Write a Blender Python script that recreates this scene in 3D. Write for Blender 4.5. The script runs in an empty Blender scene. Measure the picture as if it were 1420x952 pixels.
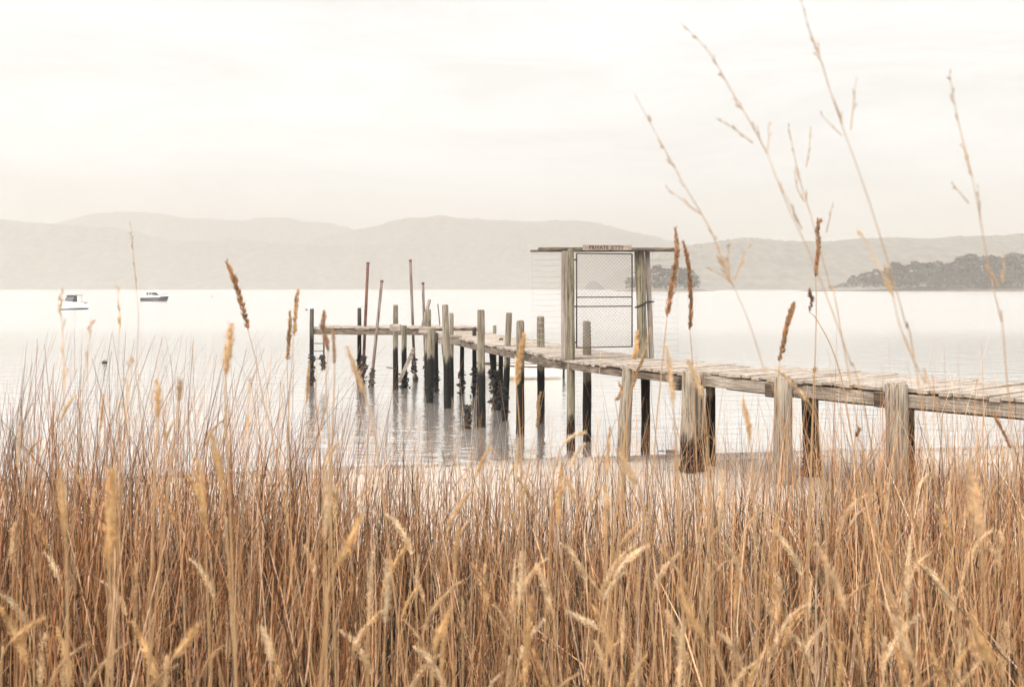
import bpy, math, random
import numpy as np
from mathutils import Vector, noise as mnoise

random.seed(7)
rng = np.random.default_rng(11)
R = math.radians
scene = bpy.context.scene
C = scene.collection
PI = math.pi

# ------------------------------------------------------------------ camera frame
EYE = 3.0            # eye above the water
FPX = 1380.0         # focal length in photo pixels
CX, HY = 710.0, 400.0


def P(px, py, d):
    return Vector(((px - CX) * d / FPX, d, EYE - (py - HY) * d / FPX))


def pxof(p):
    return CX + p[0] / p[1] * FPX, HY + (EYE - p[2]) / p[1] * FPX


def sstep(a, b, x):
    t = min(1.0, max(0.0, (x - a) / (b - a)))
    return t * t * (3 - 2 * t)


def shore_y(x):
    return 17.3 + 0.2 * max(-30, min(30, x)) + 0.35 * math.sin(x * 0.33 + 1.0) * 0.6


def ground_z(x, y):
    ys = shore_y(x)
    if y >= ys:
        return max(-1.5, -(y - ys) * 0.09)
    beach = (ys - y) * 0.055
    bank = 1.45 - 0.02 * max(0, y)
    k = sstep(ys - 5.4, ys - 12.0, y) if False else 1 - sstep(5.2, ys - 6.2, y)
    z = beach * (1 - k) + bank * k
    return z + 0.03 * mnoise.noise(Vector((x * 0.8, y * 0.8, 3.1))) * (0.3 + k)


# ------------------------------------------------------------------ object helpers
def tag(o, label=None, cat=None, group=None, kind=None):
    if label: o['label'] = label
    if cat: o['category'] = cat
    if group: o['group'] = group
    if kind: o['kind'] = kind
    return o


def empty(name, loc, label, cat, group=None):
    o = bpy.data.objects.new(name, None)
    o.empty_display_size = 0.1
    C.objects.link(o)
    o.location = loc
    return tag(o, label, cat, group, 'thing')


def world_loc(o):
    v = Vector((0, 0, 0))
    while o is not None:
        v += Vector(o.location)
        o = o.parent
    return v


class MB:
    """collects shapes into one mesh (vertices in world coordinates)"""

    def __init__(self):
        self.v, self.f, self.c = [], [], []

    def add(self, vs, fs, col=None):
        n = len(self.v)
        self.v.extend([tuple(p) for p in vs])
        self.f.extend([tuple(i + n for i in q) for q in fs])
        if col is not None:
            self.c.extend([col] * len(vs))

    def box(self, c, sx, sy, sz, ux=None, uy=None, uz=None, bevel=0.0):
        ux = Vector(ux or (1, 0, 0)); uy = Vector(uy or (0, 1, 0)); uz = Vector(uz or (0, 0, 1))
        c = Vector(c)
        if bevel <= 0:
            vs = [c + ux * (a * sx / 2) + uy * (b * sy / 2) + uz * (g * sz / 2)
                  for g in (-1, 1) for b in (-1, 1) for a in (-1, 1)]
            fs = [(0, 2, 3, 1), (4, 5, 7, 6), (0, 1, 5, 4), (2, 6, 7, 3), (0, 4, 6, 2), (1, 3, 7, 5)]
            self.add(vs, fs)
            return
        b = bevel
        idx = {}
        vs = []
        for g in (-1, 1):
            for bb in (-1, 1):
                for a in (-1, 1):
                    for ax in range(3):
                        h = [a * (sx / 2 - b), bb * (sy / 2 - b), g * (sz / 2 - b)]
                        h[ax] = (a * sx, bb * sy, g * sz)[ax] / 2
                        idx[(a, bb, g, ax)] = len(vs)
                        vs.append(c + ux * h[0] + uy * h[1] + uz * h[2])
        fs = []
        S = [(-1, -1), (1, -1), (1, 1), (-1, 1)]
        for s in (-1, 1):
            q = [idx[(s, p, r, 0)] for p, r in S]; fs.append(q if s > 0 else q[::-1])
            q = [idx[(p, s, r, 1)] for p, r in S]; fs.append(q[::-1] if s > 0 else q)
            q = [idx[(p, r, s, 2)] for p, r in S]; fs.append(q if s > 0 else q[::-1])
        for a in (-1, 1):
            for bb in (-1, 1):
                fs.append([idx[(a, bb, -1, 0)], idx[(a, bb, 1, 0)], idx[(a, bb, 1, 1)], idx[(a, bb, -1, 1)]])
                fs.append([idx[(a, -1, bb, 0)], idx[(a, 1, bb, 0)], idx[(a, 1, bb, 2)], idx[(a, -1, bb, 2)]])
                fs.append([idx[(-1, a, bb, 1)], idx[(1, a, bb, 1)], idx[(1, a, bb, 2)], idx[(-1, a, bb, 2)]])
                for g in (-1, 1):
                    fs.append([idx[(a, bb, g, k)] for k in range(3)])
        self.add(vs, fs)

    def beam(self, a, b, w, h, bevel=0.0, up=(0, 0, 1)):
        a, b = Vector(a), Vector(b)
        d = (b - a)
        L = d.length
        d.normalize()
        s = d.cross(Vector(up)).normalized()
        u = s.cross(d)
        self.box((a + b) / 2, L, w, h, d, s, u, bevel)

    def tube(self, pts, radii, n=8, cap=True, jitter=0.0, col=None, seed=0):
        pts = [Vector(p) for p in pts]
        if not hasattr(radii, '__len__'):
            radii = [radii] * len(pts)
        rn = random.Random(seed)
        vs, fs = [], []
        ref = None
        for i, p in enumerate(pts):
            t = (pts[min(i + 1, len(pts) - 1)] - pts[max(i - 1, 0)]).normalized()
            if ref is None:
                ref = t.orthogonal().normalized()
            s = (ref - t * ref.dot(t)).normalized()
            ref = s
            u = t.cross(s)
            for k in range(n):
                a = 2 * PI * k / n
                r = radii[i] * (1 + jitter * (rn.random() - 0.5) * 2)
                vs.append(p + s * (r * math.cos(a)) + u * (r * math.sin(a)))
        for i in range(len(pts) - 1):
            for k in range(n):
                k2 = (k + 1) % n
                fs.append((i * n + k, i * n + k2, (i + 1) * n + k2, (i + 1) * n + k))
        if cap:
            fs.append(tuple(range(n))[::-1])
            fs.append(tuple((len(pts) - 1) * n + k for k in range(n)))
        self.add(vs, fs, col)

    def build(self, name, mat, parent=None, smooth=False):
        me = bpy.data.meshes.new(name)
        off = world_loc(parent) if parent is not None else Vector((0, 0, 0))
        me.from_pydata([(p[0] - off.x, p[1] - off.y, p[2] - off.z) for p in self.v], [], self.f)
        me.materials.append(mat)
        if len(self.c) == len(self.v) and self.c:
            at = me.color_attributes.new('tint', 'FLOAT_COLOR', 'POINT')
            at.data.foreach_set('color', np.array([(c[0], c[1], c[2], 1) for c in self.c], dtype=np.float32).ravel())
        if smooth:
            me.polygons.foreach_set('use_smooth', [True] * len(me.polygons))
        me.update()
        o = bpy.data.objects.new(name, me)
        C.objects.link(o)
        if parent is not None:
            o.parent = parent
        return o


# ------------------------------------------------------------------ materials
def newmat(name):
    m = bpy.data.materials.new(name)
    m.use_nodes = True
    nt = m.node_tree
    nt.nodes.clear()
    out = nt.nodes.new('ShaderNodeOutputMaterial')
    return m, nt, out


def N(nt, t, **kw):
    n = nt.nodes.new(t)
    for k, v in kw.items():
        if k.startswith('i_'):
            n.inputs[k[2:].replace('_', ' ')].default_value = v
        else:
            setattr(n, k, v)
    return n


def ramp(nt, stops):
    r = nt.nodes.new('ShaderNodeValToRGB')
    el = r.color_ramp.elements
    while len(el) < len(stops):
        el.new(0.5)
    for e, (p, c) in zip(el, stops):
        e.position = p
        e.color = (c[0], c[1], c[2], 1)
    return r


def posmap(nt, scale, obj=False):
    if obj:
        g = nt.nodes.new('ShaderNodeTexCoord'); o = g.outputs['Object']
    else:
        g = nt.nodes.new('ShaderNodeNewGeometry'); o = g.outputs['Position']
    m = nt.nodes.new('ShaderNodeMapping')
    m.inputs['Scale'].default_value = scale
    nt.links.new(o, m.inputs['Vector'])
    return m.outputs['Vector']


def noise_tex(nt, vec, scale=1.0, detail=4.0, rough=0.55):
    n = N(nt, 'ShaderNodeTexNoise')
    n.inputs['Scale'].default_value = scale
    n.inputs['Detail'].default_value = detail
    n.inputs['Roughness'].default_value = rough
    nt.links.new(vec, n.inputs['Vector'])
    return n.outputs['Fac']


def simple(name, col, rough=0.6, var=0.12, scale=8.0, metallic=0.0, spec=0.3, bump=0.0):
    m, nt, out = newmat(name)
    b = N(nt, 'ShaderNodeBsdfPrincipled')
    b.inputs['Roughness'].default_value = rough
    b.inputs['Metallic'].default_value = metallic
    b.inputs['Specular IOR Level'].default_value = spec
    f = noise_tex(nt, posmap(nt, (1, 1, 1), True), scale, 5)
    r = ramp(nt, [(0.3, [c * (1 - var) for c in col]), (0.7, [min(1, c * (1 + var)) for c in col])])
    nt.links.new(f, r.inputs['Fac'])
    nt.links.new(r.outputs['Color'], b.inputs['Base Color'])
    if bump:
        bp = N(nt, 'ShaderNodeBump')
        bp.inputs['Strength'].default_value = bump
        bp.inputs['Distance'].default_value = 0.02
        nt.links.new(f, bp.inputs['Height'])
        nt.links.new(bp.outputs['Normal'], b.inputs['Normal'])
    nt.links.new(b.outputs['BSDF'], out.inputs['Surface'])
    return m


def wood(name, light, dark, grain=(26, 26, 1.6), tide=None, green=None, rough=0.85, patch=0.9, crack=1.0):
    """weathered timber: long grain streaks, grey patches, lichen; TIDE = height below which it is wet and black"""
    m, nt, out = newmat(name)
    L = nt.links
    b = N(nt, 'ShaderNodeBsdfPrincipled')
    b.inputs['Roughness'].default_value = rough
    b.inputs['Specular IOR Level'].default_value = 0.2
    g = noise_tex(nt, posmap(nt, grain), 1.0, 6, 0.65)
    r1 = ramp(nt, [(0.34, dark), (0.5, [(a + c) / 2 for a, c in zip(light, dark)]), (0.66, light)])
    L.new(g, r1.inputs['Fac'])
    p = noise_tex(nt, posmap(nt, (2.2, 2.2, 1.3)), 1.0, 5, 0.6)
    mx = N(nt, 'ShaderNodeMix', data_type='RGBA', blend_type='MULTIPLY')
    r2 = ramp(nt, [(0.3, (0.5, 0.48, 0.45)), (0.62, (1, 1, 1))])
    L.new(p, r2.inputs['Fac'])
    mx.inputs['Factor'].default_value = patch
    L.new(r1.outputs['Color'], mx.inputs['A'])
    L.new(r2.outputs['Color'], mx.inputs['B'])
    col = mx.outputs['Result']
    if green:
        q = noise_tex(nt, posmap(nt, (7, 7, 3)), 1.0, 4, 0.6)
        rq = ramp(nt, [(0.48, (0, 0, 0)), (0.62, (1, 1, 1))])
        L.new(q, rq.inputs['Fac'])
        mg = N(nt, 'ShaderNodeMix', data_type='RGBA')
        L.new(rq.outputs['Color'], mg.inputs['Factor'])
        L.new(col, mg.inputs['A'])
        mg.inputs['B'].default_value = (*green, 1)
        col = mg.outputs['Result']
    ck = noise_tex(nt, posmap(nt, tuple(v * (2.6 if v > 5 else 0.55) for v in grain)), 1.0, 3, 0.5)
    rc = ramp(nt, [(0.36, (0.22, 0.19, 0.16)), (0.43, (1, 1, 1))])
    L.new(ck, rc.inputs['Fac'])
    mc = N(nt, 'ShaderNodeMix', data_type='RGBA', blend_type='MULTIPLY')
    mc.inputs['Factor'].default_value = crack
    L.new(col, mc.inputs['A']); L.new(rc.outputs['Color'], mc.inputs['B'])
    col = mc.outputs['Result']
    if tide is not None:
        geo = N(nt, 'ShaderNodeNewGeometry')
        sp = N(nt, 'ShaderNodeSeparateXYZ')
        L.new(geo.outputs['Position'], sp.inputs[0])
        wob = noise_tex(nt, posmap(nt, (9, 9, 2.2)), 1.0, 6, 0.7)
        ad = N(nt, 'ShaderNodeMath', operation='MULTIPLY_ADD')
        L.new(wob, ad.inputs[0]); ad.inputs[1].default_value = 0.9
        L.new(sp.outputs['Z'], ad.inputs[2])
        rt = ramp(nt, [(0.0, (1, 1, 1)), (1.0, (0, 0, 0))])
        mr = N(nt, 'ShaderNodeMapRange')
        mr.inputs['From Min'].default_value = tide + 0.45 - 0.06
        mr.inputs['From Max'].default_value = tide + 0.45 + 0.09
        L.new(ad.outputs[0], mr.inputs['Value'])
        L.new(mr.outputs['Result'], rt.inputs['Fac'])
        mt = N(nt, 'ShaderNodeMix', data_type='RGBA')
        L.new(rt.outputs['Color'], mt.inputs['Factor'])
        L.new(col, mt.inputs['A'])
        mt.inputs['B'].default_value = (0.009, 0.008, 0.007, 1)
        col = mt.outputs['Result']
    L.new(col, b.inputs['Base Color'])
    bp = N(nt, 'ShaderNodeBump')
    bp.inputs['Strength'].default_value = 0.9
    bp.inputs['Distance'].default_value = 0.03
    L.new(g, bp.inputs['Height'])
    L.new(bp.outputs['Normal'], b.inputs['Normal'])
    L.new(b.outputs['BSDF'], out.inputs['Surface'])
    return m


M = {}
M['pile'] = wood('weathered_pile', (0.285, 0.24, 0.185), (0.10, 0.08, 0.058), tide=1.2, green=(0.165, 0.145, 0.10))
M['pile_shore'] = wood('weathered_shore_pile', (0.38, 0.32, 0.255), (0.17, 0.135, 0.10), tide=0.68, green=(0.27, 0.235, 0.18))
M['pile_dark'] = wood('tarred_pile', (0.10, 0.085, 0.07), (0.03, 0.026, 0.022), tide=1.5)
M['post'] = wood('gate_post_timber', (0.27, 0.235, 0.17), (0.10, 0.085, 0.058), green=(0.19, 0.17, 0.115), tide=0.55)
M['pile_dry'] = wood('dry_shore_pile', (0.38, 0.32, 0.26), (0.16, 0.13, 0.10), green=(0.27, 0.235, 0.18))
M['board'] = wood('grey_board', (0.40, 0.34, 0.295), (0.22, 0.18, 0.15), grain=(40, 40, 1.5))
M['deck'] = wood('deck_planks', (0.42, 0.355, 0.295), (0.21, 0.172, 0.14), grain=(9, 9, 40), patch=0.6, crack=0.25)
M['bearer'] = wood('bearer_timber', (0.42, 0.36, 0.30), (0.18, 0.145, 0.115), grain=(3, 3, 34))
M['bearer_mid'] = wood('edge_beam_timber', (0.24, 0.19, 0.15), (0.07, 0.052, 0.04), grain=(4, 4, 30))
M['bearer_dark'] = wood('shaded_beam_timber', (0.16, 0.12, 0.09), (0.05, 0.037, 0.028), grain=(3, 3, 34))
M['bar'] = wood('crossbar_timber', (0.24, 0.20, 0.155), (0.075, 0.06, 0.047), grain=(2.5, 12, 30))
M['rust'] = simple('rusted_steel', (0.10, 0.045, 0.03), 0.8, 0.5, 6, bump=0.3)
M['galv'] = wood('weathered_steel_pole', (0.26, 0.205, 0.18), (0.10, 0.06, 0.045), grain=(12, 12, 2.0))
M['mussel'] = simple('mussel_growth', (0.016, 0.014, 0.013), 0.55, 0.5, 25, bump=1.0, spec=0.35)
M['steel_dark'] = simple('dark_gate_steel', (0.05, 0.035, 0.03), 0.6, 0.4, 20)
M['wire'] = simple('chain_link_wire', (0.27, 0.22, 0.19), 0.5, 0.2, 30)
M['wire_pale'] = simple('pale_side_wire', (0.34, 0.285, 0.25), 0.5, 0.2, 30)
M['sign'] = wood('sign_board', (0.40, 0.335, 0.27), (0.24, 0.195, 0.155), grain=(3, 20, 40), patch=0.4, crack=0.3)
M['lettering'] = simple('sign_paint', (0.06, 0.045, 0.035), 0.7, 0.3, 30)
M['gelcoat'] = simple('white_gelcoat', (0.78, 0.76, 0.73), 0.25, 0.03, 2, spec=0.5)
M['navy'] = simple('dark_hull_paint', (0.022, 0.018, 0.022), 0.25, 0.2, 2, spec=0.5)
M['glass'] = simple('dark_boat_glass', (0.03, 0.032, 0.035), 0.08, 0.1, 2, spec=0.6)
M['dark_band'] = simple('waterline_dark', (0.035, 0.03, 0.03), 0.5, 0.2, 4)
M['dinghy'] = simple('dinghy_paint', (0.60, 0.55, 0.49), 0.5, 0.12, 5)
M['black'] = simple('black_rubber', (0.02, 0.02, 0.02), 0.6, 0.2, 5)
M['rock'] = simple('shore_rock', (0.17, 0.135, 0.11), 0.9, 0.5, 7, bump=0.8)
M['gull'] = simple('white_feathers', (0.78, 0.76, 0.73), 0.8, 0.05, 9)
M['gull_wing'] = simple('grey_feathers', (0.55, 0.54, 0.53), 0.8, 0.15, 12)
M['bill'] = simple('gull_bill', (0.30, 0.07, 0.04), 0.6, 0.1, 12)
M['crown'] = simple('eucalypt_leaves', (0.060, 0.052, 0.036), 0.85, 0.45, 0.35)
M['trunk'] = simple('eucalypt_bark', (0.20, 0.165, 0.13), 0.9, 0.3, 1.0)
M['scrub'] = simple('headland_scrub', (0.062, 0.052, 0.036), 0.9, 0.4, 0.3)
M['headland'] = simple('headland_earth', (0.13, 0.105, 0.075), 0.95, 0.3, 0.08)
M['hill'] = simple('forested_hill', (0.075, 0.062, 0.042), 1.0, 0.75, 0.035, bump=0.6)


def veg(name, transl=0.35, rough=0.7, var=0.22):
    """dry plant tissue, colour per blade from the 'tint' attribute"""
    m, nt, out = newmat(name)
    L = nt.links
    a = N(nt, 'ShaderNodeAttribute', attribute_name='tint')
    f = noise_tex(nt, posmap(nt, (60, 60, 14)), 1.0, 3)
    r = ramp(nt, [(0.3, [1 - var] * 3), (0.7, [1 + var * 0.4] * 3)])
    L.new(f, r.inputs['Fac'])
    mx = N(nt, 'ShaderNodeMix', data_type='RGBA', blend_type='MULTIPLY')
    mx.inputs['Factor'].default_value = 1
    L.new(a.outputs['Color'], mx.inputs['A'])
    L.new(r.outputs['Color'], mx.inputs['B'])
    b = N(nt, 'ShaderNodeBsdfPrincipled')
    b.inputs['Roughness'].default_value = rough
    b.inputs['Specular IOR Level'].default_value = 0.25
    L.new(mx.outputs['Result'], b.inputs['Base Color'])
    t = N(nt, 'ShaderNodeBsdfTranslucent')
    L.new(mx.outputs['Result'], t.inputs['Color'])
    s = N(nt, 'ShaderNodeMixShader')
    s.inputs[0].default_value = transl
    L.new(b.outputs[0], s.inputs[1]); L.new(t.outputs[0], s.inputs[2])
    L.new(s.outputs[0], out.inputs['Surface'])
    return m


M['blade'] = veg('dry_grass_blades', 0.2)
M['seed'] = veg('dry_seed_husks', 0.45, 0.8, 0.3)


def make_sand():
    m, nt, out = newmat('beach_sand')
    L = nt.links
    b = N(nt, 'ShaderNodeBsdfPrincipled')
    b.inputs['Roughness'].default_value = 0.9
    b.inputs['Specular IOR Level'].default_value = 0.15
    n1 = noise_tex(nt, posmap(nt, (0.9, 1.6, 1)), 1.0, 6, 0.6)
    n2 = noise_tex(nt, posmap(nt, (90, 90, 90)), 1.0, 3, 0.7)
    r1 = ramp(nt, [(0.3, (0.335, 0.285, 0.24)), (0.7, (0.41, 0.352, 0.30))])
    L.new(n1, r1.inputs['Fac'])
    r2 = ramp(nt, [(0.3, (0.8, 0.79, 0.78)), (0.65, (1.05, 1.05, 1.05))])
    L.new(n2, r2.inputs['Fac'])
    mx = N(nt, 'ShaderNodeMix', data_type='RGBA', blend_type='MULTIPLY')
    mx.inputs['Factor'].default_value = 0.8
    L.new(r1.outputs[0], mx.inputs['A']); L.new(r2.outputs[0], mx.inputs['B'])
    # leaf litter under the grass bank, shade between stems put into its dark colour: its edge is a ragged line on the ground
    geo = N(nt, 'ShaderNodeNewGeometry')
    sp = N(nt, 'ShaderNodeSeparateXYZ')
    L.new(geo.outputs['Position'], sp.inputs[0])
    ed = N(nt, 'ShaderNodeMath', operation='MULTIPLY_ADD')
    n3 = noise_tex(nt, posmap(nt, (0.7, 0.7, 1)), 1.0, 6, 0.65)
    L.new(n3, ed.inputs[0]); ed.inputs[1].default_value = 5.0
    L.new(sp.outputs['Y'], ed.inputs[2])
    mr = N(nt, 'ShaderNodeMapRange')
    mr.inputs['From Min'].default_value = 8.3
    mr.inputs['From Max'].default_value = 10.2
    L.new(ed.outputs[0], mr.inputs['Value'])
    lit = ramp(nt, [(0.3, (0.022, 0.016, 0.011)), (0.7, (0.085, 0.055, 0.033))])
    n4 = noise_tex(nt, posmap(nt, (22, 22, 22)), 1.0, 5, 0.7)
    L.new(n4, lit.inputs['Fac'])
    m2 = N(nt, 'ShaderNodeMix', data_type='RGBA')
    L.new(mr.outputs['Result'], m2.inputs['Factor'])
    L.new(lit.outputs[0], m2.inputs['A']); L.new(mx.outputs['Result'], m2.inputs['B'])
    wz = N(nt, 'ShaderNodeMath', operation='MULTIPLY_ADD')
    L.new(n1, wz.inputs[0]); wz.inputs[1].default_value = 0.10; L.new(sp.outputs['Z'], wz.inputs[2])
    wr = N(nt, 'ShaderNodeMapRange')
    wr.inputs['From Min'].default_value = 0.06; wr.inputs['From Max'].default_value = 0.11
    wr.inputs['To Min'].default_value = 0.70; wr.inputs['To Max'].default_value = 1.0
    L.new(wz.outputs[0], wr.inputs['Value'])
    wm_ = N(nt, 'ShaderNodeVectorMath', operation='SCALE')
    L.new(m2.outputs['Result'], wm_.inputs[0]); L.new(wr.outputs['Result'], wm_.inputs['Scale'])
    L.new(wm_.outputs[0], b.inputs['Base Color'])
    bp = N(nt, 'ShaderNodeBump')
    bp.inputs['Strength'].default_value = 0.5
    bp.inputs['Distance'].default_value = 0.02
    L.new(n2, bp.inputs['Height'])
    L.new(bp.outputs[0], b.inputs['Normal'])
    L.new(b.outputs[0], out.inputs['Surface'])
    return m


M['sand'] = make_sand()


def make_water():
    m, nt, out = newmat('bay_water')
    L = nt.links
    fr = N(nt, 'ShaderNodeFresnel'); fr.inputs['IOR'].default_value = 1.33
    ma = N(nt, 'ShaderNodeMath', operation='MULTIPLY_ADD', use_clamp=True)
    L.new(fr.outputs[0], ma.inputs[0]); ma.inputs[1].default_value = 0.5; ma.inputs[2].default_value = 0.63
    n1 = noise_tex(nt, posmap(nt, (3.0, 6.0, 1)), 1.0, 4, 0.55)
    n2 = noise_tex(nt, posmap(nt, (0.7, 1.5, 1)), 1.0, 3, 0.5)
    ad = N(nt, 'ShaderNodeMath', operation='MULTIPLY_ADD')
    L.new(n2, ad.inputs[0]); ad.inputs[1].default_value = 3.0; L.new(n1, ad.inputs[2])
    bp = N(nt, 'ShaderNodeBump')
    bp.inputs['Strength'].default_value = 0.8
    bp.inputs['Distance'].default_value = 0.015
    L.new(ad.outputs[0], bp.inputs['Height'])
    g = N(nt, 'ShaderNodeBsdfGlossy'); 
    gp_ = N(nt, 'ShaderNodeNewGeometry'); sp_ = N(nt, 'ShaderNodeSeparateXYZ'); L.new(gp_.outputs['Position'], sp_.inputs[0])
    rr = N(nt, 'ShaderNodeMapRange')          # calm by the shore, wind-ruffled farther out
    rr.inputs['From Min'].default_value = 27; rr.inputs['From Max'].default_value = 75
    rr.inputs['To Min'].default_value = 0.03; rr.inputs['To Max'].default_value = 0.16
    L.new(sp_.outputs['Y'], rr.inputs['Value']); L.new(rr.outputs['Result'], g.inputs['Roughness'])
    g.inputs['Color'].default_value = (0.97, 0.97, 0.97, 1)
    L.new(bp.outputs[0], g.inputs['Normal'])
    d = N(nt, 'ShaderNodeBsdfDiffuse')
    n3 = noise_tex(nt, posmap(nt, (0.02, 0.12, 1)), 1.0, 5, 0.6)
    r = ramp(nt, [(0.3, (0.44, 0.405, 0.365)), (0.7, (0.52, 0.485, 0.445))])
    L.new(n3, r.inputs['Fac']); L.new(r.outputs[0], d.inputs['Color'])
    s = N(nt, 'ShaderNodeMixShader')
    mf = N(nt, 'ShaderNodeMapRange')
    mf.inputs['From Min'].default_value = 28; mf.inputs['From Max'].default_value = 80
    mf.inputs['To Min'].default_value = 1.0; mf.inputs['To Max'].default_value = 0.86
    L.new(sp_.outputs['Y'], mf.inputs['Value'])
    mg_ = N(nt, 'ShaderNodeMath', operation='MULTIPLY')
    L.new(ma.outputs[0], mg_.inputs[0]); L.new(mf.outputs['Result'], mg_.inputs[1])
    L.new(mg_.outputs[0], s.inputs[0]); L.new(d.outputs[0], s.inputs[1]); L.new(g.outputs[0], s.inputs[2])
    L.new(s.outputs[0], out.inputs['Surface'])
    return m


M['water'] = make_water()


# ------------------------------------------------------------------ ground, water
def grid_mesh(name, xs, ys, zf, mat, kind='structure', smooth=True):
    vs = [(x, y, zf(x, y)) for y in ys for x in xs]
    nx = len(xs)
    fs = [(j * nx + i, j * nx + i + 1, (j + 1) * nx + i + 1, (j + 1) * nx + i)
          for j in range(len(ys) - 1) for i in range(nx - 1)]
    me = bpy.data.meshes.new(name)
    me.from_pydata(vs, [], fs)
    me.materials.append(mat)
    if smooth:
        me.polygons.foreach_set('use_smooth', [True] * len(me.polygons))
    o = bpy.data.objects.new(name, me)
    C.objects.link(o)
    if kind:
        o['kind'] = kind
    return o


FAR = 9000
SC = 2.0             # how far off the hazy scenery stands
xs = [-FAR, -3000, -1500, -500, -150, -60] + list(np.arange(-40, 40.01, 0.5)) + [60, 150, 500, 1500, 3000, FAR]
ys = [-150, -60, -20, -8] + list(np.arange(-4, 32.01, 0.4)) + [45, 80, 200, 600, 1500, 3000, FAR]
beach = grid_mesh('beach', xs, ys, ground_z, M['sand'])
tag(beach, 'pale sandy beach behind the dry grass along the water', 'beach')
wxs = [-FAR, -1000, -200, -40, 0, 40, 200, 1000, FAR]
wys = [10.0, 25, 50, 120, 400, 1200, 2500, FAR]
water = grid_mesh('water', wxs, wys, lambda x, y: 0.0, M['water'])
tag(water, 'calm pale bay water reflecting the white sky', 'water')


# ------------------------------------------------------------------ hills
HILLAMP = 0.24


def hill(pts, d, depth, label, jit, seed, px_step=3.0, base_drop=2.5):
    d *= SC; depth *= SC; jit *= SC
    px0, px1 = pts[0][0], pts[-1][0]
    n = int((px1 - px0) / px_step) + 1
    pxs = np.linspace(px0, px1, n)
    top = np.interp(pxs, [p[0] for p in pts], [p[1] for p in pts])
    # soften the corners of the traced skyline
    k = np.ones(13) / 13
    top = np.convolve(np.pad(top, 6, mode='edge'), k, 'valid')
    rn = np.random.default_rng(seed)
    rows = 22
    vs = []
    for j in range(rows):
        t = j / (rows - 1)                       # 0 front shore, ridge at 0.6, back 1
        dd = d - depth * 0.6 + depth * t
        prof = math.sin(min(1, t / 0.6) * PI / 2) ** 1.1 if t <= 0.6 else math.cos((t - 0.6) / 0.4 * PI / 2) ** 0.8
        for i, px in enumerate(pxs):
            x = (px - CX) * d / FPX
            h = EYE + (HY - top[i]) * d / FPX + base_drop
            f = mnoise.fractal(Vector((x * 0.004 + seed, dd * 0.004, 0.3)), 1.0, 2.0, 4) * HILLAMP
            e = min(1, t * 6)
            z = h * prof * (1 + f * e * (1 - prof * 0.75)) - base_drop + rn.normal() * jit * e * (0.12 + 0.9 * max(0.0, prof - 0.5) ** 2 * 3.0)
            vs.append((x, dd, z))
    fs = [(j * n + i, j * n + i + 1, (j + 1) * n + i + 1, (j + 1) * n + i) for j in range(rows - 1) for i in range(n - 1)]
    me = bpy.data.meshes.new('hills')
    me.from_pydata(vs, [], fs)
    me.materials.append(M['hill'])
    o = bpy.data.objects.new('hills', me)
    C.objects.link(o)
    return tag(o, label, 'hills', kind='structure')


hill([(40, 330), (75, 312), (100, 305), (135, 297), (180, 294), (260, 299), (330, 305), (380, 306), (430, 308), (480, 316), (520, 324), (640, 345)],
     3000, 700, 'palest long ridge, farthest of the hazy hills at left', 1.2, 3)
hill([(380, 360), (430, 336), (470, 327), (500, 318), (550, 308), (600, 300), (640, 300), (690, 305), (740, 309), (785, 305), (840, 313), (900, 324), (940, 335), (1000, 352), (1060, 372)],
     2500, 600, 'broad hazy hill rising behind the gate and pier', 1.2, 5)
hill([(-260, 300), (-100, 300), (-10, 304), (30, 309), (90, 312), (150, 317), (200, 327), (245, 334), (300, 333), (345, 332), (390, 337), (450, 343), (520, 336), (580, 333), (640, 334), (720, 336), (800, 345), (880, 360), (960, 385)],
     2150, 600, 'low wooded hill reaching from the left edge behind the pier', 1.2, 8)
hill([(820, 392), (880, 368), (930, 348), (960, 339), (1000, 333), (1040, 330), (1085, 333), (1130, 337), (1175, 334), (1230, 331), (1300, 330), (1350, 329), (1404, 326), (1500, 322), (1640, 324)],
     1500, 420, 'nearest hazy wooded hill behind the headland at right', 1.0, 12)


# ------------------------------------------------------------------ headland, islet and their trees
def land(name, px0, px1, d, depth, hgt, label):
    d *= SC; depth *= SC
    xs_ = np.linspace((px0 - CX) * d / FPX, (px1 - CX) * d / FPX, 50)
    ys_ = np.linspace(d - depth * 0.3, d + depth, 14)

    def z(x, y):
        tx = (x - xs_[0]) / (xs_[-1] - xs_[0]); ty = (y - ys_[0]) / (ys_[-1] - ys_[0])
        e = min(1, ty * 5) * min(1, (1 - ty) * 3) * hgt(tx) * SC
        return -0.8 + e + 0.35 * mnoise.noise(Vector((x * 0.25, y * 0.2, 5.0))) * min(1, e)
    return tag(grid_mesh(name, list(xs_), list(ys_), z, M['headland']), label, 'headland')


land('headland', 1138, 1640, 600, 60, lambda t: 0.9 + 2.6 * sstep(0.10, 0.4, t), 'low headland running out from the right edge')
land('islet', 858, 990, 550, 26, lambda t: 0.8 + 1.2 * sstep(0.0, 0.3, t) * (1 - sstep(0.75, 1.0, t)), 'small low wooded islet seen behind the gate')


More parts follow.
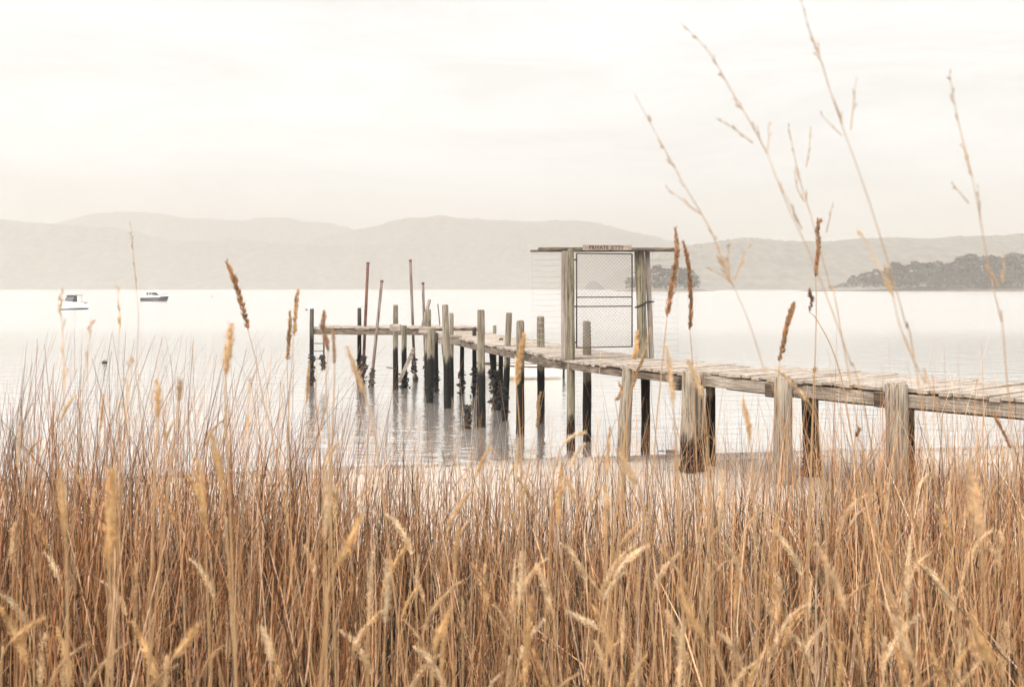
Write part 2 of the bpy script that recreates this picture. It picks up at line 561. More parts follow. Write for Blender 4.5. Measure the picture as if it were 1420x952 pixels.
def tree_meshes(seed):
    rn = random.Random(seed)
    h = 9.0
    tk = MB()
    lean = rn.uniform(-0.8, 0.8)
    tk.tube([(0, 0, -0.6), (lean * 0.2, 0.05, 1.6), (lean * 0.6, -0.1, 3.6), (lean, 0.1, 6.0)], [0.32, 0.26, 0.2, 0.1], 6)
    lobes = []
    for k in range(14):
        a = rn.uniform(0, 2 * PI); rr = rn.uniform(0.3, 3.0)
        c = Vector((lean * 0.7 + rr * math.cos(a), rr * math.sin(a), rn.uniform(1.2, h - 1.2) - rr * 0.25))
        lobes.append((c, rn.uniform(0.9, 1.7)))
        if k < 5:
            tk.tube([(lean * 0.5, 0, 2.4 + k * 0.5), ((lean * 0.5 + c.x) / 2, c.y / 2, c.z - 1.2), c], [0.13, 0.09, 0.04], 5)
    lobes.append((Vector((lean, 0, h - 1.5)), 1.4))
    lf = MB()
    for c, r in lobes:
        for _ in range(int(70 * r)):
            u = Vector((rn.gauss(0, 1), rn.gauss(0, 1), rn.gauss(0, 1))).normalized() * r * rn.uniform(0.45, 1.08)
            u.z *= 0.72
            p = c + u
            s = rn.uniform(0.22, 0.5)
            a = Vector((rn.gauss(0, 1), rn.gauss(0, 1), rn.gauss(0, 0.7))).normalized()
            b = a.orthogonal().normalized()
            b.rotate(__import__('mathutils').Quaternion(a, rn.uniform(0, 6.28)))
            lf.add([p - a * s, p + b * s * 0.6, p + a * s, p - b * s * 0.6], [(0, 1, 2, 3)])
    to = tk.build('trunk', M['trunk'], None, True)
    lo = lf.build('crown', M['crown'], None)
    C.objects.unlink(to); C.objects.unlink(lo)
    return to.data, lo.data


TREES = [tree_meshes(s) for s in range(21, 27)]


def tree(px, ptop, pbase, d, label, group, wide=1.0, k=0):
    d *= SC
    x = (px - CX) * d / FPX
    zb = EYE - (pbase - HY) * d / FPX
    zt = EYE - (ptop - HY) * d / FPX
    s = (zt - zb) / 8.6
    root = empty('gum_tree', (x, d, zb), label, 'tree', group)
    root.scale = (s * wide, s * wide, s)
    root.rotation_euler = (0, 0, random.uniform(0, 6.28))
    for nm, me in zip(('trunk', 'crown'), TREES[k % len(TREES)]):
        o = bpy.data.objects.new(nm, me)
        C.objects.link(o)
        o.parent = root
    return root


hl = [(1183, 381), (1199, 378), (1213, 372), (1229, 371), (1243, 363), (1259, 366), (1272, 361), (1288, 363), (1303, 361), (1318, 364), (1331, 355), (1345, 351), (1360, 357), (1374, 353), (1389, 355), (1402, 350), (1420, 352), (1440, 348)]
hlab = {0: 'small lone gum tree at the seaward tip of the far headland',
        1: 'second gum tree from the seaward tip of the far headland',
        4: 'rounded gum tree where the headland wood first rises, behind pale grass plume',
        11: 'tallest round-topped gum tree on the far headland',
        15: 'gum tree on the headland cut by the right edge of the picture'}
for i, (px, py) in enumerate(hl):
    tree(px, py, 396 if i else 397, 602 + (i % 3) * 9 + random.uniform(-2, 2),
         hlab.get(i, 'dark gum tree merging into the skyline of the far headland wood'), 'gum trees on the far headland', 1.25 + 0.25 * random.random(), i)
for i in range(14):
    px = 1208 + i * 15 + random.uniform(-4, 4)
    tree(px, 376 + random.uniform(-4, 5) - i * 0.3, 397, 592 + random.uniform(-4, 4),
         'shorter dark gum tree along the water side of the headland wood', 'gum trees along the headland shore', 1.4, i + 2)
il = [(872, 384), (884, 375), (897, 371), (910, 367), (924, 371), (938, 367), (950, 371), (961, 379)]
for i, (px, py) in enumerate(il):
    tree(px, py, 399, 554 + (i % 2) * 6,
         {0: 'gum tree at the left end of the islet, seen through the gate wire',
          7: 'gum tree at the right tip of the islet behind the gate'}.get(i, 'dark gum tree in the clump on the islet behind the gate'),
         'gum trees on the islet', 1.35, i + 1)
sb = MB()
rn = random.Random(5)
for (a0, a1, d0, n) in ((1150, 1460, 588, 1700), (868, 972, 548, 420)):
    for _ in range(n):
        px = rn.uniform(a0, a1)
        edge = min(1, (px - a0) / 60 + 0.1)
        d = (d0 + rn.uniform(-3, 16)) * SC
        p = P(px, 398.5 - rn.uniform(0, 13) * edge, d)
        s = rn.uniform(0.4, 1.1) * SC
        a = Vector((rn.gauss(0, 1), rn.gauss(0, 1), rn.gauss(0, 0.7))).normalized()
        b = a.orthogonal().normalized()
        sb.add([p - a * s, p + b * s * 0.6, p + a * s, p - b * s * 0.6], [(0, 1, 2, 3)])
tag(sb.build('scrub', M['scrub']), 'low dark scrub under the trees of headland and islet', 'scrub', kind='stuff')

# ------------------------------------------------------------------ jetty
jetty = empty('jetty', (2.5, 17.0, 0.0), 'long weathered timber jetty on round piles running out over the bay', 'jetty')


def deck_planks(near, widths, z, name, th=0.05, skip=0.0, seed=1, pw=0.155, ragged=0.06, nside=None):
    """boards laid across the way, each its own box with gaps; NEAR polyline is the edge towards the camera"""
    rn_ = random.Random(seed)
    mb = MB()
    edges = []
    for (a, b, w0, w1) in zip(near[:-1], near[1:], widths[:-1], widths[1:]):
        a = Vector((*a, 0)); b = Vector((*b, 0))
        L = (b - a).length
        d = (b - a).normalized()
        nrm = Vector((d.y, -d.x, 0))
        n = max(1, int(L / pw))
        for i in range(n):
            t = (i + 0.5) / n
            w = w0 + (w1 - w0) * t
            if rn_.random() < skip:
                continue
            o0 = rn_.uniform(-ragged, ragged * 0.4)
            o1 = w + rn_.uniform(-ragged * 0.5, ragged)
            c = a + (b - a) * t + nrm * ((o0 + o1) / 2)
            c.z = z - th / 2 + rn_.uniform(-0.006, 0.012)
            tilt = rn_.uniform(-0.012, 0.012)
            nn = (nrm + Vector((0, 0, tilt))).normalized()
            dd = (d + Vector((0, 0, rn_.uniform(-0.03, 0.03)))).normalized()
            up = dd.cross(nn)
            if up.z < 0: up = -up
            mb.box(c, L / n - rn_.uniform(0.006, 0.016), (o1 - o0), th * rn_.uniform(0.85, 1.1), dd, nn, up, 0.005)
    return mb.build(name, M['deck'], jetty)


NR = [(7.9, 9.05), (5.94, 11.75), (2.98, 15.55)]
NM = [(2.80, 15.62), (0.98, 18.55)]
NL = [(0.92, 18.75), (0.22, 21.2), (-1.36, 26.3), (-2.75, 30.9)]
deck_planks(NR, [2.0, 1.95, 1.85], 1.705, 'deck', seed=1)
deck_planks(NM, [1.8, 1.65], 1.675, 'deck', seed=2)
deck_planks(NL, [1.62, 1.55, 1.5, 1.5], 1.69, 'deck', seed=3, ragged=0.09)
deck_planks([(-1.0, 30.95), (-6.3, 31.1)], [1.55, 1.5], 1.80, 'head_deck', seed=4, ragged=0.08)


def offset_line(pts, off):
    out = []
    for i, p in enumerate(pts):
        a = Vector(pts[max(0, i - 1)]); b = Vector(pts[min(len(pts) - 1, i + 1)])
        d = (b - a).normalized()
        out.append(Vector(p) + Vector((d.y, -d.x)) * off)
    return out


def bearers(pts, off, ztop, w, h, mat, name='bearer', gap=0.004):
    q = offset_line([Vector(p) for p in pts], off)
    for a, b in zip(q[:-1], q[1:]):
        mb = MB()
        d = (b - a).normalized() * gap
        a_, b_ = a + d, b - d
        n = 6
        prev = None
        for i in range(n):   # a little sag and wander along the timber
            pa = a_ + (b_ - a_) * (i / n); pb = a_ + (b_ - a_) * ((i + 1) / n)
            za = ztop - h / 2 - 0.02 * math.sin(PI * i / n); zb = ztop - h / 2 - 0.02 * math.sin(PI * (i + 1) / n)
            mb.beam((pa.x, pa.y, za), (pb.x, pb.y, zb), w, h, 0.0)
        mb.build(name, mat, jetty)


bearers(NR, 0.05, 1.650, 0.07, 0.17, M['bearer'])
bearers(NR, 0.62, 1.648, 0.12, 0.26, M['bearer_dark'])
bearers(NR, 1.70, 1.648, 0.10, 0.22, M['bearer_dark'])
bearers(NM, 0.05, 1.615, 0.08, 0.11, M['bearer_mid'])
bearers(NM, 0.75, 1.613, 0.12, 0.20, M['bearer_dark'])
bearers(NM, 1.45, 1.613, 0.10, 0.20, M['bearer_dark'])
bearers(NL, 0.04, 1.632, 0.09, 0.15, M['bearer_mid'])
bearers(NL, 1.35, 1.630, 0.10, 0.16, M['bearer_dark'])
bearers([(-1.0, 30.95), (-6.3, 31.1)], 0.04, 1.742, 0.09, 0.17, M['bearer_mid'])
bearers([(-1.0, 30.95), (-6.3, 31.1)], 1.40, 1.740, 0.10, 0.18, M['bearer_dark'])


def pile_mesh(mb, top, bot, r0, r1, n=12, seed=0, flat=1.0):
    rn_ = random.Random(seed)
    top, bot = Vector(top), Vector(bot)
    k = 9
    off = rn_.uniform(0, 9)
    vs, fs = [], []
    axis = (top - bot).normalized()
    s = axis.orthogonal().normalized(); u = axis.cross(s)
    for i in range(k + 1):
        t = i / k
        p = bot + (top - bot) * t
        r = r1 + (r0 - r1) * t
        for j in range(n):
            a = 2 * PI * j / n
            w = 1 + 0.16 * mnoise.noise(Vector((math.cos(a) * 1.3 + off, math.sin(a) * 1.3, p.z * 1.4 + off)))
            if i == k:
                w *= 0.97
            wob = 0.12 * r * mnoise.noise(Vector((off, p.z * 0.8, 2)))
            vs.append(p + s * (r * w * math.cos(a) + wob) + u * (r * w * math.sin(a)))
    # weathered, slightly hollow head
    base = len(vs)
    for j in range(n):
        a = 2 * PI * j / n
        vs.append(top + axis * (0.02 + 0.03 * rn_.random() * r0 / 0.08 * 0.5) + s * (r0 * 0.78 * math.cos(a)) + u * (r0 * 0.78 * math.sin(a)))
    vs.append(top + axis * 0.01)
    for i in range(k + 1):
        for j in range(n):
            j2 = (j + 1) % n
            fs.append((i * n + j, i * n + j2, (i + 1) * n + j2, (i + 1) * n + j))
    for j in range(n):
        fs.append((base + j, base + (j + 1) % n, base + n))
    mb.add(vs, fs)


def lumps(mb, a, b, r0, r1, seed, n=70):
    """clustered mussels: many small overlapping pebbly shells round the axis a-b"""
    rn_ = random.Random(seed)
    a, b = Vector(a), Vector(b)
    ax = (b - a).normalized(); s = ax.orthogonal().normalized(); u = ax.cross(s)
    for _ in range(n):
        t = rn_.random()
        r = (r0 + (r1 - r0) * t) * rn_.uniform(0.55, 1.1) * (0.75 + 0.5 * math.sin(t * 9 + seed) ** 2)
        an = rn_.uniform(0, 2 * PI)
        c = a + (b - a) * t + s * (r * math.cos(an)) + u * (r * math.sin(an))
        q = rn_.uniform(0.022, 0.05)
        d = Vector((rn_.gauss(0, 1), rn_.gauss(0, 1), rn_.gauss(0, 1))).normalized()
        e = d.orthogonal().normalized(); f = d.cross(e)
        vs = [c + d * q * 1.5, c - d * q * 1.3, c + e * q, c - e * q * 0.9, c + f * q * 0.7, c - f * q * 0.7]
        mb.add(vs, [(0, 2, 4), (0, 4, 3), (0, 3, 5), (0, 5, 2), (1, 4, 2), (1, 3, 4), (1, 5, 3), (1, 2, 5)])


def pile(xt, yt, xb, yb, d, wpx, mat='pile', crust=None, seed=0, parent=None, name='pile', wb=None, deep=0.45):
    top, low = P(xt, yt, d), P(xb, yb, d)
    dirv = (low - top).normalized()
    gz = min(ground_z(low.x, d), 0.0 if low.z < 0.3 else 9) - deep
    bot = low
    if low.z > gz:
        bot = top + dirv * ((top.z - gz) / max(1e-6, -dirv.z))
    r0 = wpx * d / FPX / 2
    r1 = (wb or wpx * 1.06) * d / FPX / 2
    mb = MB()
    pile_mesh(mb, top, bot, r0, r1, seed=seed)
    o = mb.build(name, M[mat], parent if parent is not None else jetty, True)
    if crust:
        z0, z1, k, n = crust
        f = lambda z: top + dirv * ((top.z - z) / -dirv.z)
        cm = MB()
        lumps(cm, f(z0), f(z1), r1 * k * 0.8, r1 * k, seed + 50, n)
        c = cm.build('mussel_crust', M['mussel'], o)
        c.location = (0, 0, 0)
    return o


# head
pile(432.5, 429, 432, 512, 31.0, 5.6, 'pile_dark', (0.95, -0.1, 1.55, 120), 1)
pile(498.3, 428, 498, 508, 32.4, 5.4, 'pile_dark', (0.7, -0.1, 1.3, 80), 2)
pile(548.5, 424, 548.5, 545, 29.6, 7.4, 'pile', None, 3)
pile(560.5, 452, 560.5, 545, 30.2, 7.6, 'pile', (0.45, -0.1, 1.5, 110), 4)
pile(593.5, 430, 593, 530, 28.0, 8.6, 'pile', None, 5)
pile(598, 456, 596, 570, 26.2, 10.2, 'pile', (0.5, -0.1, 1.1, 60), 6)
pile(617.5, 423.5, 621, 572, 25.0, 9.2, 'pile', None, 7, wb=11)
pile(626, 435, 626, 555, 27.4, 6.4, 'pile', None, 8)
pile(667, 431, 667.5, 596, 21.6, 10.6, 'pile', None, 9, wb=12.5)
pile(658, 455, 658, 540, 27.6, 6.0, 'pile_dark', (0.8, -0.1, 1.6, 90), 10)
pile(682, 486, 689, 560, 24.6, 8.0, 'pile_dark', (1.0, -0.1, 2.0, 260), 11)
pile(706, 435, 699.5, 588, 22.6, 8.8, 'pile', (0.75, -0.1, 1.15, 70), 12)
pile(721.5, 446, 721.5, 606, 20.6, 11.4, 'pile', None, 13)
pile(750, 440, 750, 585, 22.3, 10.6, 'pile', None, 14)
pile(813.8, 447, 814, 615, 19.6, 11.6, 'pile', None, 15)
pile(686, 452, 686, 540, 29.5, 5.0, 'pile', None, 16)
pile(648.5, 569, 648, 594, 21.4, 8.5, 'pile_dark', (0.5, -0.1, 1.25, 90), 17)
pile(604, 462, 605, 545, 28.8, 6.5, 'pile_dark', (0.6, -0.1, 1.4, 90), 18)
pile(641, 468, 640, 552, 28.2, 6.0, 'pile_dark', (0.7, -0.1, 1.5, 90), 19)
pile(695, 470, 694, 566, 25.4, 6.5, 'pile_dark', (0.7, -0.1, 1.4, 110), 29)
# shore piles
pile(871, 508, 864, 632, 17.0, 16, 'pile_dry', None, 20, wb=19)
pile(895, 514, 895, 629, 18.4, 12.5, 'pile_dark', None, 21)
pile(955, 515, 954, 655, 15.5, 20, 'pile_shore', (0.42, 0.08, 1.05, 130), 22, wb=22)
pile(970.5, 518, 971, 652, 15.6, 13, 'pile_shore', (0.42, 0.08, 1.1, 90), 28, wb=14)
pile(985, 530, 985, 645, 16.3, 13.5, 'pile', None, 23)
pile(1085, 524, 1086, 665, 14.15, 25, 'pile_dry', None, 24, wb=25)
pile(1123, 541, 1126, 645, 14.9, 22, 'pile', (0.5, 0.18, 1.05, 90), 25)
pile(1243, 534, 1244, 690, 12.85, 32, 'pile_dry', None, 26, wb=33)
pile(1260, 542, 1261, 660, 13.6, 14, 'pile', None, 27)

# braces, rungs and cross heads
b1 = MB(); b1.beam(P(574.5, 482, 30.0), P(553, 530, 29.9), 0.10, 0.10, 0.01); b1.build('brace', M['bearer'], jetty)
b1 = MB(); b1.beam(P(583, 462, 28.4), P(596, 415, 28.3), 0.07, 0.08, 0.01); b1.build('brace', M['board'], jetty)
for (x0, y0, x1, y1, d, h) in ((581, 457, 604, 458.5, 27.8, 0.2), (608, 470, 640, 471, 26.4, 0.24), (541, 454, 556, 454, 29.3, 0.2)):
    b1 = MB(); b1.beam(P(x0, y0, d), P(x1, y1, d), 0.2, h, 0.015); b1.build('cross_head', M['bearer'], jetty)
for (x0, y0, x1, y1, d) in ((935, 524, 980, 526, 15.75), (1066, 533, 1112, 536, 14.4), (1218, 546, 1275, 550, 13.0)):
    b1 = MB(); a = P(x0, y0 + 8, d); b1.beam(a, a + Vector((1.75, 1.25, 0)), 0.16, 0.2, 0.012); b1.build('cross_head', M['bearer_dark'], jetty)
ld = MB()
for y in (476, 486.5, 497):
    ld.tube([P(433, y, 30.95), P(449, y, 31.0)], 0.014, 6)
for xx in (449,):
    ld.tube([P(449, 430, 31.0), P(449, 512, 31.0)], 0.03, 6)
lo = ld.build('ladder', M['steel_dark'], jetty)
cm = MB(); lumps(cm, P(447.5, 492, 31), P(448, 513, 31), 0.08, 0.07, 91, 70); cm.build('mussel_crust', M['mussel'], lo)
b1 = MB(); b1.tube([P(536, 509, 29.5), P(548, 511, 29.5)], 0.018, 6)
b1.build('bolt', M['steel_dark'], jetty)

# ------------------------------------------------------------------ gateway on the jetty
GD = 18.5
gate_root = empty('gateway', P(840, 495, 18.8), 'timber post gateway with crossbar and wire gate standing across the jetty', 'gateway')
mb = MB(); pile_mesh(mb, P(791.5, 347, GD), P(792, 640, GD), 9.6 * GD / FPX / 2, 12.0 * GD / FPX / 2, seed=31)
mb.build('post', M['post'], gate_root, True)
mb = MB(); mb.beam(P(783.2, 348, GD + 0.03), P(782.4, 498, GD + 0.03), 0.115, 0.10, 0.01, up=(0, 1, 0)); mb.build('board_post', M['board'], gate_root)
GF = 19.0
mb = MB(); pile_mesh(mb, P(886.5, 347, GF), P(892, 500, GF), 13.5 * GF / FPX / 2, 14.0 * GF / FPX / 2, seed=33); mb.build('post', M['post'], gate_root, True)
mb = MB(); pile_mesh(mb, P(897.5, 348, GF + 0.12), P(903.5, 497, GF + 0.12), 7.0 * GF / FPX / 2, 7.5 * GF / FPX / 2, seed=34); mb.build('pole', M['board'], gate_root, True)
mb = MB(); mb.beam(P(747, 344.6, GD - 0.02), P(937, 345.4, GF - 0.05), 0.16, 0.05, 0.008); mb.build('crossbar', M['bar'], gate_root)
mb = MB(); mb.beam(P(736, 347.8, GD + 0.16), P(941, 347.4, GF + 0.16), 0.14, 0.042, 0.008); mb.build('crossbar', M['bar'], gate_root)
# gate leaf
gz0, gz1 = P(800, 482, GD).z, P(800, 351, GD).z
ga, gb = P(799.5, 400, GD + 0.06), P(876.5, 400, GF - 0.12)


def gp(t, z):
    return Vector((ga.x + (gb.x - ga.x) * t, ga.y + (gb.y - ga.y) * t, z))


fm = MB()
for t in (0, 1):
    fm.tube([gp(t, gz0), gp(t, gz1)], 0.013, 8)
for z in (gz0, gz1, P(0, 411.8, 18.7).z, P(0, 424.6, 18.7).z):
    fm.tube([gp(0, z), gp(1, z)], 0.011, 8)
leaf = fm.build('gate', M['steel_dark'], gate_root, True)
wm = MB()
W = (gb - ga).length
pitch = 0.074
Hh = gz1 - gz0
for sgn in (1, -1):
    k = -int(Hh / pitch) - 1
    while k * pitch < W:
        x0 = k * pitch
        pts = []
        for (xx, zz) in ((x0, 0.0), (x0 + Hh, Hh)):
            pts.append([xx, zz])
        (xa, za), (xb, zb) = pts
        if xa < 0: za += -xa; xa = 0
        if xb > W: zb -= (xb - W); xb = W
        if xb - xa > 0.01:
            if sgn < 0: xa, xb = W - xa, W - xb
            off = Vector((0, 0.003 * sgn, 0))
            wm.tube([gp(xa / W, gz0 + za) + off, gp(xb / W, gz0 + zb) + off], 0.0038, 3, False)
        k += 1
wm.build('wire_mesh', M['wire'], leaf)
for z in (gz0 + 0.1, P(0, 424.6, 18.6).z, gz1 - 0.12):
    hg = MB(); hg.beam(gp(-0.055, z), gp(0.012, z), 0.03, 0.03, 0.004)
    hg.build('hinge', M['steel_dark'], leaf)
st = MB()
cst = P(889.5, 422, GF)
pts = [cst + Vector((0.115 * math.cos(a), 0.115 * math.sin(a), 0.055 * math.cos(a))) for a in np.linspace(PI * 0.98, PI * 2.1, 14)]
st.tube(pts, 0.016, 6)
st.tube([pts[-1], pts[-1] + Vector((0.14, 0.02, 0.0))], 0.015, 6)
st.build('strap', M['black'], gate_root, True)

# slack side wires strung under the crossbar's overhanging ends
for (xa_, xb_, dd_) in ((738, 778, GD + 0.16), (905, 940, GF + 0.14)):
    wg = MB()
    for k in range(19):
        yy = 352 + k * 7.9
        mid_ = P((xa_ + xb_) / 2, yy + 0.7, dd_)
        wg.tube([P(xa_, yy, dd_), mid_, P(xb_, yy, dd_)], 0.0036, 3, False)
    for xx in (xa_, xb_):
        wg.tube([P(xx, 349, dd_), P(xx, 497, dd_)], 0.003, 4, False)
    wg.build('side_wires', M['wire_pale'], gate_root)
# sign
sgn_root = empty('jetty_sign', P(841, 349, 18.6), 'narrow weathered sign board lettered PRIVATE JETTY above the gate', 'sign')
sa, sbp = P(808, 343.2, GD - 0.15), P(876, 343.2, GF - 0.34)
sdir = (sbp - sa).normalized()
mb = MB(); mb.beam(sa, sbp, 0.022, 0.098, 0.004); mb.build('board', M['sign'], sgn_root)
cu = bpy.data.curves.new('lettering', 'FONT')
cu.body = 'PRIVATE JETTY'
cu.size = 0.096
cu.extrude = 0.002
cu.offset = 0.0022
cu.space_character = 1.12
cu.align_x = 'CENTER'; cu.align_y = 'CENTER'
to = bpy.data.objects.new('lettering_curve', cu)
C.objects.link(to)
dg = bpy.context.evaluated_depsgraph_get()
me = bpy.data.meshes.new_from_object(to.evaluated_get(dg))
bpy.data.objects.remove(to)
me.name = 'lettering'
me.materials.clear(); me.materials.append(M['lettering'])
lt = bpy.data.objects.new('lettering', me)
C.objects.link(lt)
lt.parent = sgn_root
mid = (sa + sbp) / 2 + Vector((sdir.y, -sdir.x, 0)) * 0.0145 - sdir * 0.025
lt.location = mid - Vector(sgn_root.location)
lt.rotation_euler = (PI / 2, 0, math.atan2(sdir.y, sdir.x))


# ------------------------------------------------------------------ free-standing mooring poles beyond the pier
def mooring(xt, yt, xb, yb, d, wpx, mat, label, crust, seed, group='mooring poles by the pier head', name='mooring_pole', yend=None):
    top, low = P(xt, yt, d), P(xb, yb, d)
    dv = (low - top).normalized()
    bot = top + dv * ((top.z + 1.4) / -dv.z)
    f0 = top + dv * (top.z / -dv.z)
    root = empty(name, (f0.x, f0.y, 0), label, 'pole', group)
    r = wpx * d / FPX / 2
    mb = MB()
    mb.tube([top, top + (bot - top) * 0.3, top + (bot - top) * 0.7, bot], [r, r * 1.02, r * 1.05, r * 1.1], 10, True, 0.03, seed=seed)
    mb.build('shaft', M[mat], root, True)
    cp = MB(); cp.tube([top + dv * 0.05, top - dv * 0.015], [r * 1.12, r * 1.06], 10); cp.build('cap', M['rust'], root)
    if crust:
        z0, z1, k, n = crust
        f = lambda z: top + dv * ((top.z - z) / -dv.z)
        cm = MB(); lumps(cm, f(z0), f(z1), r * k * 0.7, r * k, seed, n); cm.build('mussel_crust', M['mussel'], root)
    return root


mooring(510.2, 364, 504.2, 500, 31.8, 4.0, 'rust', 'tall rust-brown steel mooring pole leaning right, left of the pair by the pier head', (0.85, -0.1, 2.6, 150), 61)
mooring(529.6, 389, 517, 512, 30.4, 4.2, 'galv', 'grey mooring pole with the strongest lean, second from left by the pier head', (0.55, -0.1, 2.1, 110), 62)
mooring(569, 360.5, 574.3, 500, 32.6, 3.8, 'galv', 'tallest mooring pole with dark rusty top, right of the pier head centre', (0.75, -0.1, 2.2, 110), 63)
mooring(586.5, 392, 590, 505, 33.2, 3.6, 'galv', 'thin pale mooring pole with dark cap behind the stub pile', (0.7, -0.1, 1.8, 60), 64)
mooring(607.2, 422, 612, 470, 33.4, 1.5, 'steel_dark', 'very thin dark rod standing beside the pier bend', None, 65, None, 'thin_rod')


# gulls on the two pile tops
def gull(px, py, d, face, label):
    base = P(px, py, d)
    root = empty('gull', base, label, 'bird', 'gulls perched on the pier head')
    mb = MB()
    f = face
    L = lambda a, z: base + Vector((a * f, 0, z))
    mb.tube([L(-0.12, 0.075), L(-0.07, 0.085), L(0.0, 0.10), L(0.055, 0.13), L(0.08, 0.165), L(0.09, 0.195), L(0.112, 0.205), L(0.13, 0.20)],
            [0.008, 0.028, 0.045, 0.038, 0.022, 0.024, 0.024, 0.010], 10)
    mb.tube([L(0.0, 0.0), L(0.0, 0.075)], 0.006, 5)
    mb.build('body', M['gull'], root, True)
    w = MB()
    for s in (-1, 1):
        w.tube([L(-0.16, 0.078) + Vector((0, s * 0.02, 0)), L(-0.06, 0.105) + Vector((0, s * 0.038, 0)), L(0.03, 0.115) + Vector((0, s * 0.036, 0))], [0.006, 0.022, 0.012], 6)
    w.build('wing', M['gull_wing'], root, True)
    b = MB(); b.tube([L(0.128, 0.20), L(0.16, 0.193)], [0.008, 0.002], 5); b.build('bill', M['bill'], root)


gull(432.2, 429, 31.0, 1, 'small white gull perched on the outermost left pile')
gull(498.0, 428, 32.4, -1, 'small white gull perched on the dark pile beside the rusty pole')


# ------------------------------------------------------------------ boats
def hull_mesh(L, B, F, D, transom=0.85, flare=0.25, sheer=0.25, n=14):
    """lofted hull, bow to +x; F freeboard, D draught"""
    mb = MB()
    rings = []
    for i in range(n + 1):
        t = i / n
        x = -L / 2 + L * t
        bw = B / 2 * (transom + (1 - transom) * min(1, t * 3)) * (1 - max(0, (t - 0.5) / 0.5) ** 2.3)
        bw = max(bw, 0.012)
        zt = F * (1 + sheer * t * t * 1.4)
        rake = 0.10 * L * max(0, (t - 0.75) / 0.25) ** 1.5
        zk = -D * (1 - max(0, (t - 0.7) / 0.3) ** 2)
        kw = bw * (1 - flare * (0.5 + t))
        rings.append([(x + rake, -bw, zt), (x + rake * 0.5, -kw, zt * 0.35), (x, -kw * 0.8, -D * 0.1), (x, 0, zk), (x, kw * 0.8, -D * 0.1), (x + rake * 0.5, kw, zt * 0.35), (x + rake, bw, zt)])
    m = 7
    vs = [Vector(p) for r in rings for p in r]
    fs = []
    for i in range(n):
        for k in range(m - 1):
            fs.append((i * m + k, (i + 1) * m + k, (i + 1) * m + k + 1, i * m + k + 1))
        fs.append((i * m + 6, (i + 1) * m + 6, (i + 1) * m, i * m))       # deck
    fs.append(tuple(range(m)))
    mb.v = [tuple(p) for p in vs]; mb.f = fs
    return mb


def prism(mb, prof, y0, y1, yt=None):
    """side profile (x,z) extruded across; yt = narrower half-width for upper points (z > mean)"""
    n = len(prof)
    zs = [p[1] for p in prof]; zm = (min(zs) + max(zs)) / 2
    k = yt if yt else 1.0
    vs = [(x, y0 * (k if z > zm else 1), z) for x, z in prof] + [(x, y1 * (k if z > zm else 1), z) for x, z in prof]
    fs = [tuple(range(n))[::-1], tuple(range(n, 2 * n))] + [(i, (i + 1) % n, n + (i + 1) % n, n + i) for i in range(n)]
    mb.add([Vector(v) for v in vs], fs)


def place_parts(root, parts):
    for name, mb, mat, sm in parts:
        me_off = Vector(root.location)
        mb.v = [(p[0] + me_off.x, p[1] + me_off.y, p[2] + me_off.z) for p in mb.v]
        mb.build(name, mat, root, sm)


def cruiser():
    d = EYE * FPX / (417.5 - HY)
    root = empty('cabin_cruiser', ((214.0 - CX) * d / FPX, d, 0), 'dark-hulled cabin cruiser with white cabin moored on the open bay', 'boat')
    L = 39 * d / FPX * 0.93
    parts = [('hull', hull_mesh(L, 2.4, 0.92, 0.35, sheer=0.32), M['navy'], False)]
    rail = MB()
    hm = hull_mesh(L, 2.46, 0.92, 0.35, sheer=0.32)
    for side in (0, 6):
        rail.tube([Vector(hm.v[i * 7 + side]) for i in range(15)], 0.05, 6)
    parts.append(('gunwale', rail, M['gelcoat'], False))
    c = MB(); prism(c, [(-L * 0.32, 0.9), (L * 0.30, 0.95), (L * 0.22, 1.25), (L * 0.04, 1.42), (-L * 0.32, 1.42)], -0.98, 0.98, 0.85)
    parts.append(('cabin', c, M['gelcoat'], False))
    w = MB(); prism(w, [(-L * 0.29, 1.422), (L * 0.11, 1.422), (L * 0.02, 2.10), (-L * 0.26, 2.10)], -0.82, 0.82, 0.9)
    parts.append(('window', w, M['glass'], False))
    r = MB(); r.box((-L * 0.09, 0, 2.145), L * 0.44, 1.7, 0.085, bevel=0.03)
    for xx in (-0.265, -0.16, -0.05):
        for sd_ in (-1, 1):
            r.box((L * xx, sd_ * 0.80, 1.76), 0.06, 0.05, 0.67)
    parts.append(('roof', r, M['gelcoat'], False))
    a = MB(); a.tube([(-L * 0.2, 0, 2.19), (-L * 0.22, 0, 3.2)], 0.02, 5); a.box((-L * 0.15, 0, 2.24), 0.35, 0.5, 0.1, bevel=0.02)
    parts.append(('antenna', a, M['gelcoat'], False))
    br = MB(); pts = [Vector((L * (0.25 + 0.3 * k / 4), (-1) * 0.9 * (1 - (k / 4) ** 2), 1.55 + 0.12 * k / 4)) for k in range(5)]
    br.tube(pts, 0.02, 5); br.tube([Vector((p.x, -p.y, p.z)) for p in pts], 0.02, 5)
    for p in pts:
        br.tube([p, p - Vector((0.03, 0, 0.45))], 0.016, 5)
    parts.append(('bow_rail', br, M['galv'], False))
    place_parts(root, parts)
    root.rotation_euler = (0, 0, R(-9))


cruiser()


